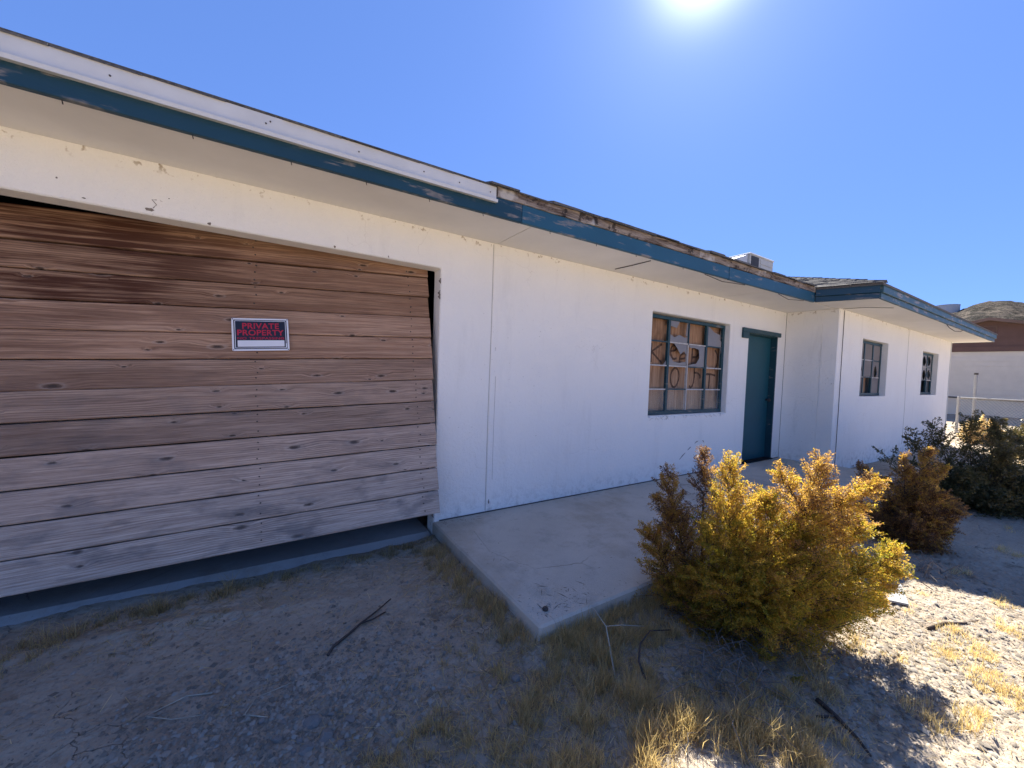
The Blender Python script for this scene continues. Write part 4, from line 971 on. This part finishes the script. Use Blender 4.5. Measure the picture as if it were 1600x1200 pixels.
for (x, y, n, h) in [(2.79,-2.35,80,.05),(2.5,-2.68,150,.085),(2.63,-2.79,110,.075),(3.14,-2.63,240,.05),(3.04,-2.78,260,.05),(3.3,-2.72,220,.05),(2.66,-2.95,120,.06),(2.99,-2.88,240,.05),(3.57,-2.42,60,.04),(3.47,-2.58,140,.05),(3.9,-2.4,60,.04),(4.25,-2.71,120,.05),(3.8,-2.75,160,.05),(3.3,-2.95,200,.05),(2.9,-2.5,60,.04),(3.2,-2.35,40,.035),(4.7,-2.45,60,.08),(4.9,-2.9,140,.06),(5.6,-2.6,100,.07)]:
    S.append((x, y, .11, .055, n, h, .80))
for k in range(60):
    x, y = random.uniform(6, 17), random.uniform(-4.5, -2.4); S.append((x, y, .25, .25, 70, .09, .75))
for k in range(26):
    x, y = random.uniform(11, 17.5), random.uniform(-2.6, -1.0); S.append((x, y, .3, .3, 90, .22, .9))
V, F_, H = grass(S, 4)
tag(link('dry_grass', npmesh('dry_grass', V, F_, M_GRASS, H)), 'dry golden grass tufts on the dirt', None, None, 'stuff')

# straw litter and twigs lying flat (stuff)
def litter(n, seed):
    r = np.random.default_rng(seed); pts = []
    spots = [(1.4,-1.8,.5,.35,.45),(.9,-1.75,.4,.25,.2),(-.4,-.3,.7,.15,.12),(2.1,-2.2,.45,.25,.25),(3.2,-2.6,.8,.3,.2),(1.05,-.6,.15,.5,.15),(.2,-1.0,1.0,.5,.13)]
    w = np.array([s[4] for s in spots]); k = r.choice(len(spots), n, p=w/w.sum()); sp = np.array([s[:4] for s in spots])[k]
    x = sp[:,0]+r.normal(size=n)*sp[:,2]; y = sp[:,1]+r.normal(size=n)*sp[:,3]
    keep = ~(((x > 1.18) & (y > -1.54)) | (y > -.05)); x, y = x[keep], y[keep]; n = len(x)
    z = ground_z(x, y)+ground_detail(x, y)+.003; th = r.random(n)*6.283; L = r.uniform(.02,.13,n)*r.random(n)**.5; el = r.normal(size=n)*.13
    d = np.c_[np.cos(th)*L, np.sin(th)*L, el*L]; w_ = np.c_[-np.sin(th), np.cos(th), np.zeros(n)]*.0013
    A = np.c_[x, y, z]; return np.stack([A-d*.5-w_, A-d*.5+w_, A+d*.5+w_*.5+[0,0,.004], A+d*.5-w_*.5+[0,0,.004]], 1).reshape(-1,3), np.arange(n*4).reshape(-1,4), np.repeat(np.clip(r.normal(size=n)*.3+.35, 0, 1), 4)
V, F_, H = litter(9500, 9)
tag(link('straw_litter', npmesh('straw_litter', V, F_, M_GRASS, H)), 'loose straw and stem litter on the dirt', None, None, 'stuff')

# pebbles and dirt clods (stuff) + stones one can pick out
def rock_mesh(seed, rough=.3, flat_=.6):
    bm = bmesh.new(); bmesh.ops.create_icosphere(bm, subdivisions=2, radius=1); r = np.random.default_rng(seed)
    dirs = unit(r.normal(size=(13,3))*np.array([1,1,.5])); cut = r.uniform(.45,.9,13)
    for v in bm.verts:
        p = np.array(v.co[:])
        for d, c in zip(dirs, cut):
            t = p@d
            if t > c: p = p-d*(t-c)*.95
        v.co = Vector(p*np.array([1,.8,flat_*.6])*(1+r.normal()*.03))
    me = bpy.data.meshes.new('stone'); bm.to_mesh(me); bm.free(); me.materials.append(M_STONE); return me
rocks = [rock_mesh(i) for i in range(5)]
def clods(n, seed):
    r = np.random.default_rng(seed)
    x = np.concatenate([r.normal(.1,.35,n//3), r.uniform(-1.3,4.6,n//3), r.normal(3.0,.7,n-2*(n//3))]); y = np.concatenate([r.normal(-1.35,.25,n//3), r.uniform(-3,-.1,n//3), r.normal(-2.6,.25,n-2*(n//3))])
    keep = ~(((x > 1.18) & (y > -1.54)) | (y > -.05)); x, y = x[keep], y[keep]; n = len(x)
    s = .003+.014*r.random(n)**3.5; z = ground_z(x, y)+ground_detail(x, y)
    base = np.array([[1,0,0],[0,1,0],[-1,0,0],[0,-1,0],[0,0,.7],[0,0,-.7]]); f = np.array([[0,1,4],[1,2,4],[2,3,4],[3,0,4]])
    J = 1+r.normal(size=(n,6,3))*.3; th = r.random(n)*6.283; c, s_ = np.cos(th), np.sin(th)
    Q = base[None]*J*s[:,None,None]; X = Q[...,0]*c[:,None]-Q[...,1]*s_[:,None]; Y = Q[...,0]*s_[:,None]+Q[...,1]*c[:,None]
    V = np.stack([X+x[:,None], Y+y[:,None], Q[...,2]+z[:,None]+.001], -1).reshape(-1,3); F_ = (np.arange(n)[:,None,None]*6+f[None]).reshape(-1,3); return V, F_
V, F_ = clods(18000, 31)
k = NM('clod', .95, .08); r_ = k.n.new('ShaderNodeNewGeometry').outputs['Random Per Island']; k.col(k.ramp(r_, [(0,(.17,.145,.115)),(.6,(.27,.235,.19)),(1,(.36,.33,.28))]))
tag(link('pebbles', npmesh('pebbles', V, F_, k.m)), 'scattered pebbles and crumbs of dirt', None, None, 'stuff')
def slab_debris(n, seed):
    r = np.random.default_rng(seed); V = []
    x = np.where(r.random(n) < .5, 1.22+np.abs(r.normal(size=n))*.25, r.uniform(1.25, 6.8, n)); y = np.where(r.random(n) < .55, -1.5+np.abs(r.normal(size=n))*.12, np.where(r.random(n) < .5, -.02-np.abs(r.normal(size=n))*.05, r.uniform(-1.48, -.03, n)))
    sz = .0012+.004*r.random(n)**3; th = r.random(n)*6.283; L = sz*r.uniform(1, 4, n)*np.where(r.random(n) < .3, 3, 1)
    d = np.c_[np.cos(th)*L, np.sin(th)*L, 0*L]; w = np.c_[-np.sin(th)*sz*.5, np.cos(th)*sz*.5, 0*sz]; A = np.c_[x, y, np.full(n, .0012)]
    top = A+np.c_[0*sz, 0*sz, sz*.6]
    V = np.stack([A-d, A-w, A+d, A+w, top], 1).reshape(-1, 3); F = (np.arange(n)[:,None,None]*5+np.array([[0,1,4],[1,2,4],[2,3,4],[3,0,4]])[None]).reshape(-1, 3); return V, F
V, F_ = slab_debris(520, 77)
tag(link('slab_grit', npmesh('slab_grit', V, F_, k.m)), 'grit and straw crumbs blown onto the concrete slab', None, None, 'stuff')
for i, (x, y, s) in enumerate([(.95,-1.49,.035),(.17,-1.40,.045),(.21,-1.49,.04),(.14,-1.52,.035),(.30,-1.46,.028),(.07,-1.34,.022),(1.09,-1.81,.035),(2.13,-2.04,.035),(2.42,-2.16,.03),(.13,-.99,.016),(.0,-1.3,.02),(.05,-1.42,.025),(.12,-1.46,.02),(.24,-1.40,.018),(.36,-1.5,.02),(.25,-1.56,.022),(1.0,-1.62,.03),(.08,-1.0,.025),(.15,-.95,.02),(3.2,-2.5,.03),(2.7,-2.62,.02),(3.6,-2.6,.03),(4.4,-2.6,.04),(.1,-1.5,.016),(.2,-1.34,.015)]):
    o = link('stone', rocks[i % 5]); o.scale = (s, s, s*.8); o.rotation_euler = (0, 0, random.random()*6.28); o.location = (x, y, float(ground_z(x, y))+s*.12)
    tag(o, 'small rough grey stone lying loose on the dirt', 'stone', 'loose stones on the dirt')
o = link('rock', rock_mesh(40)); o.data.materials.clear(); o.data.materials.append(M_STICK); o.scale = (.035,.07,.04); o.rotation_euler = (0,0,.35); o.location = (1.44,-2.08,float(ground_z(1.44,-2.08))+.012)
tag(o, 'dark oval stump end among the dry grass', 'stump')
# sticks
def stick(pts, r0, label, mat=M_STICK, name='stick', cat='stick', branch=()):
    P = []
    for i, (x, y, dz) in enumerate(pts): P.append((x, y, float(ground_z(x, y))+dz))
    m = MB(); n = len(P); m.tube(P, [r0*(1-.6*i/(n-1)) for i in range(n)], 6)
    for (i, pts2) in branch: m.tube([P[i]]+[(x, y, float(ground_z(x, y))+dz) for (x, y, dz) in pts2], r0*.5, 5)
    tag(m.build(name, mat, smooth=True), label, cat)
stick([(.27,-1.05,.006),(.30,-1.01,.012),(.38,-.96,.012),(.45,-.90,.016),(.55,-.82,.014),(.66,-.73,.012)], .0085, 'long dark stick lying on the bare dirt left of the slab', branch=[(3, [(.52,-.88,.012),(.60,-.84,.010)])])
stick([(-.18,-1.05,.006),(-.27,-1.02,.008),(-.39,-1.06,.006),(-.30,-1.13,.010),(-.2,-1.16,.006)], .0035, 'pale bent twig on the dirt at far left', M_PALE)
stick([(.02,-1.30,.005),(-.06,-1.24,.007),(-.02,-1.17,.008),(.12,-1.15,.006),(.3,-1.12,.005)], .003, 'pale thin twig beside the scattered stones', M_PALE)
stick([(2.12,-2.40,.01),(2.08,-2.48,.012),(2.02,-2.57,.010),(1.98,-2.62,.008)], .011, 'dark straight stick in the shrub shadow', branch=[(1, [(2.0,-2.44,.015)])])
stick([(1.50,-1.95,.03),(1.54,-1.88,.05),(1.62,-1.82,.07),(1.75,-1.78,.07),(1.9,-1.80,.04)], .006, 'curved dark twig arching through the grass')
stick([(1.40,-1.86,.01),(1.47,-1.76,.06),(1.52,-1.68,.10),(1.50,-1.60,.14)], .0045, 'pale split grass stem standing by the slab', M_PALE, branch=[(2, [(1.62,-1.70,.09),(1.75,-1.74,.07)])])
stick([(3.35,-2.52,.008),(3.5,-2.56,.012),(3.62,-2.62,.008),(3.75,-2.66,.006)], .010, 'dark fallen branch on the sunlit dirt')
# tangle of dead twigs under the shrub
m = MB()
for i in range(90):
    x, y = random.gauss(1.95, .20), random.gauss(-2.12, .11); z = float(ground_z(x, y)); a = random.random()*6.28; L = random.uniform(.08,.26); h = random.uniform(.0,.09)
    m.tube([(x, y, z+h*.4), (x+L*.5*math.cos(a), y+L*.5*math.sin(a), z+h+.02), (x+L*math.cos(a+.4), y+L*math.sin(a+.4), z+random.uniform(.004,.06))], [.0028,.002,.001], 4, False)
tag(m.build('twig_pile', mat_plain('dead_twig', (.17,.15,.13), .9, .1, .3, 30)), 'tangle of dead grey twigs under the golden shrub', None, None, 'stuff')
m = MB()
for i in range(26):
    x, y = random.gauss(4.35, .12), random.gauss(-2.33, .06); z = float(ground_z(x, y)); a = random.random()*6.28; L = random.uniform(.08,.25); h = random.uniform(.02,.13)
    m.tube([(x, y, z), (x+L*.5*math.cos(a), y+L*.5*math.sin(a), z+h), (x+L*math.cos(a+.4), y+L*math.sin(a+.4), z+h*.6)], [.0035,.0025,.0015], 4, False)
tag(m.build('twig_pile', mat_plain('dead_twig_b', (.22,.19,.16), .9, .1, .3, 30)), 'dry broken weed stems in the shade beside the rust brown shrub', None, None, 'stuff')
# broken pale sheet leaning by the shrub, stud on the slab
m = MB(); z = float(ground_z(3.55,-2.33)); pts = [(3.50,-2.30,z+.012),(3.57,-2.39,z+.008),(3.80,-2.30,z+.04)]
m.v = pts+[(p[0],p[1],p[2]+.012) for p in pts]; m.f = [(0,1,2),(5,4,3),(0,3,4,1),(1,4,5,2),(2,5,3,0)]
tag(m.build('broken_tile', mat_plain('tile_face', (.30,.30,.29), .6)), 'broken triangular pale sheet lying beside the golden shrub', 'broken tile')
m = MB(); m.tube([(1.31,-1.43,.0005),(1.31,-1.43,.010),(1.31,-1.43,.017)], [.015,.017,.011], 14); tag(m.build('bottle_cap', M_RUST), 'small dark round knob near the slab corner', 'cap')
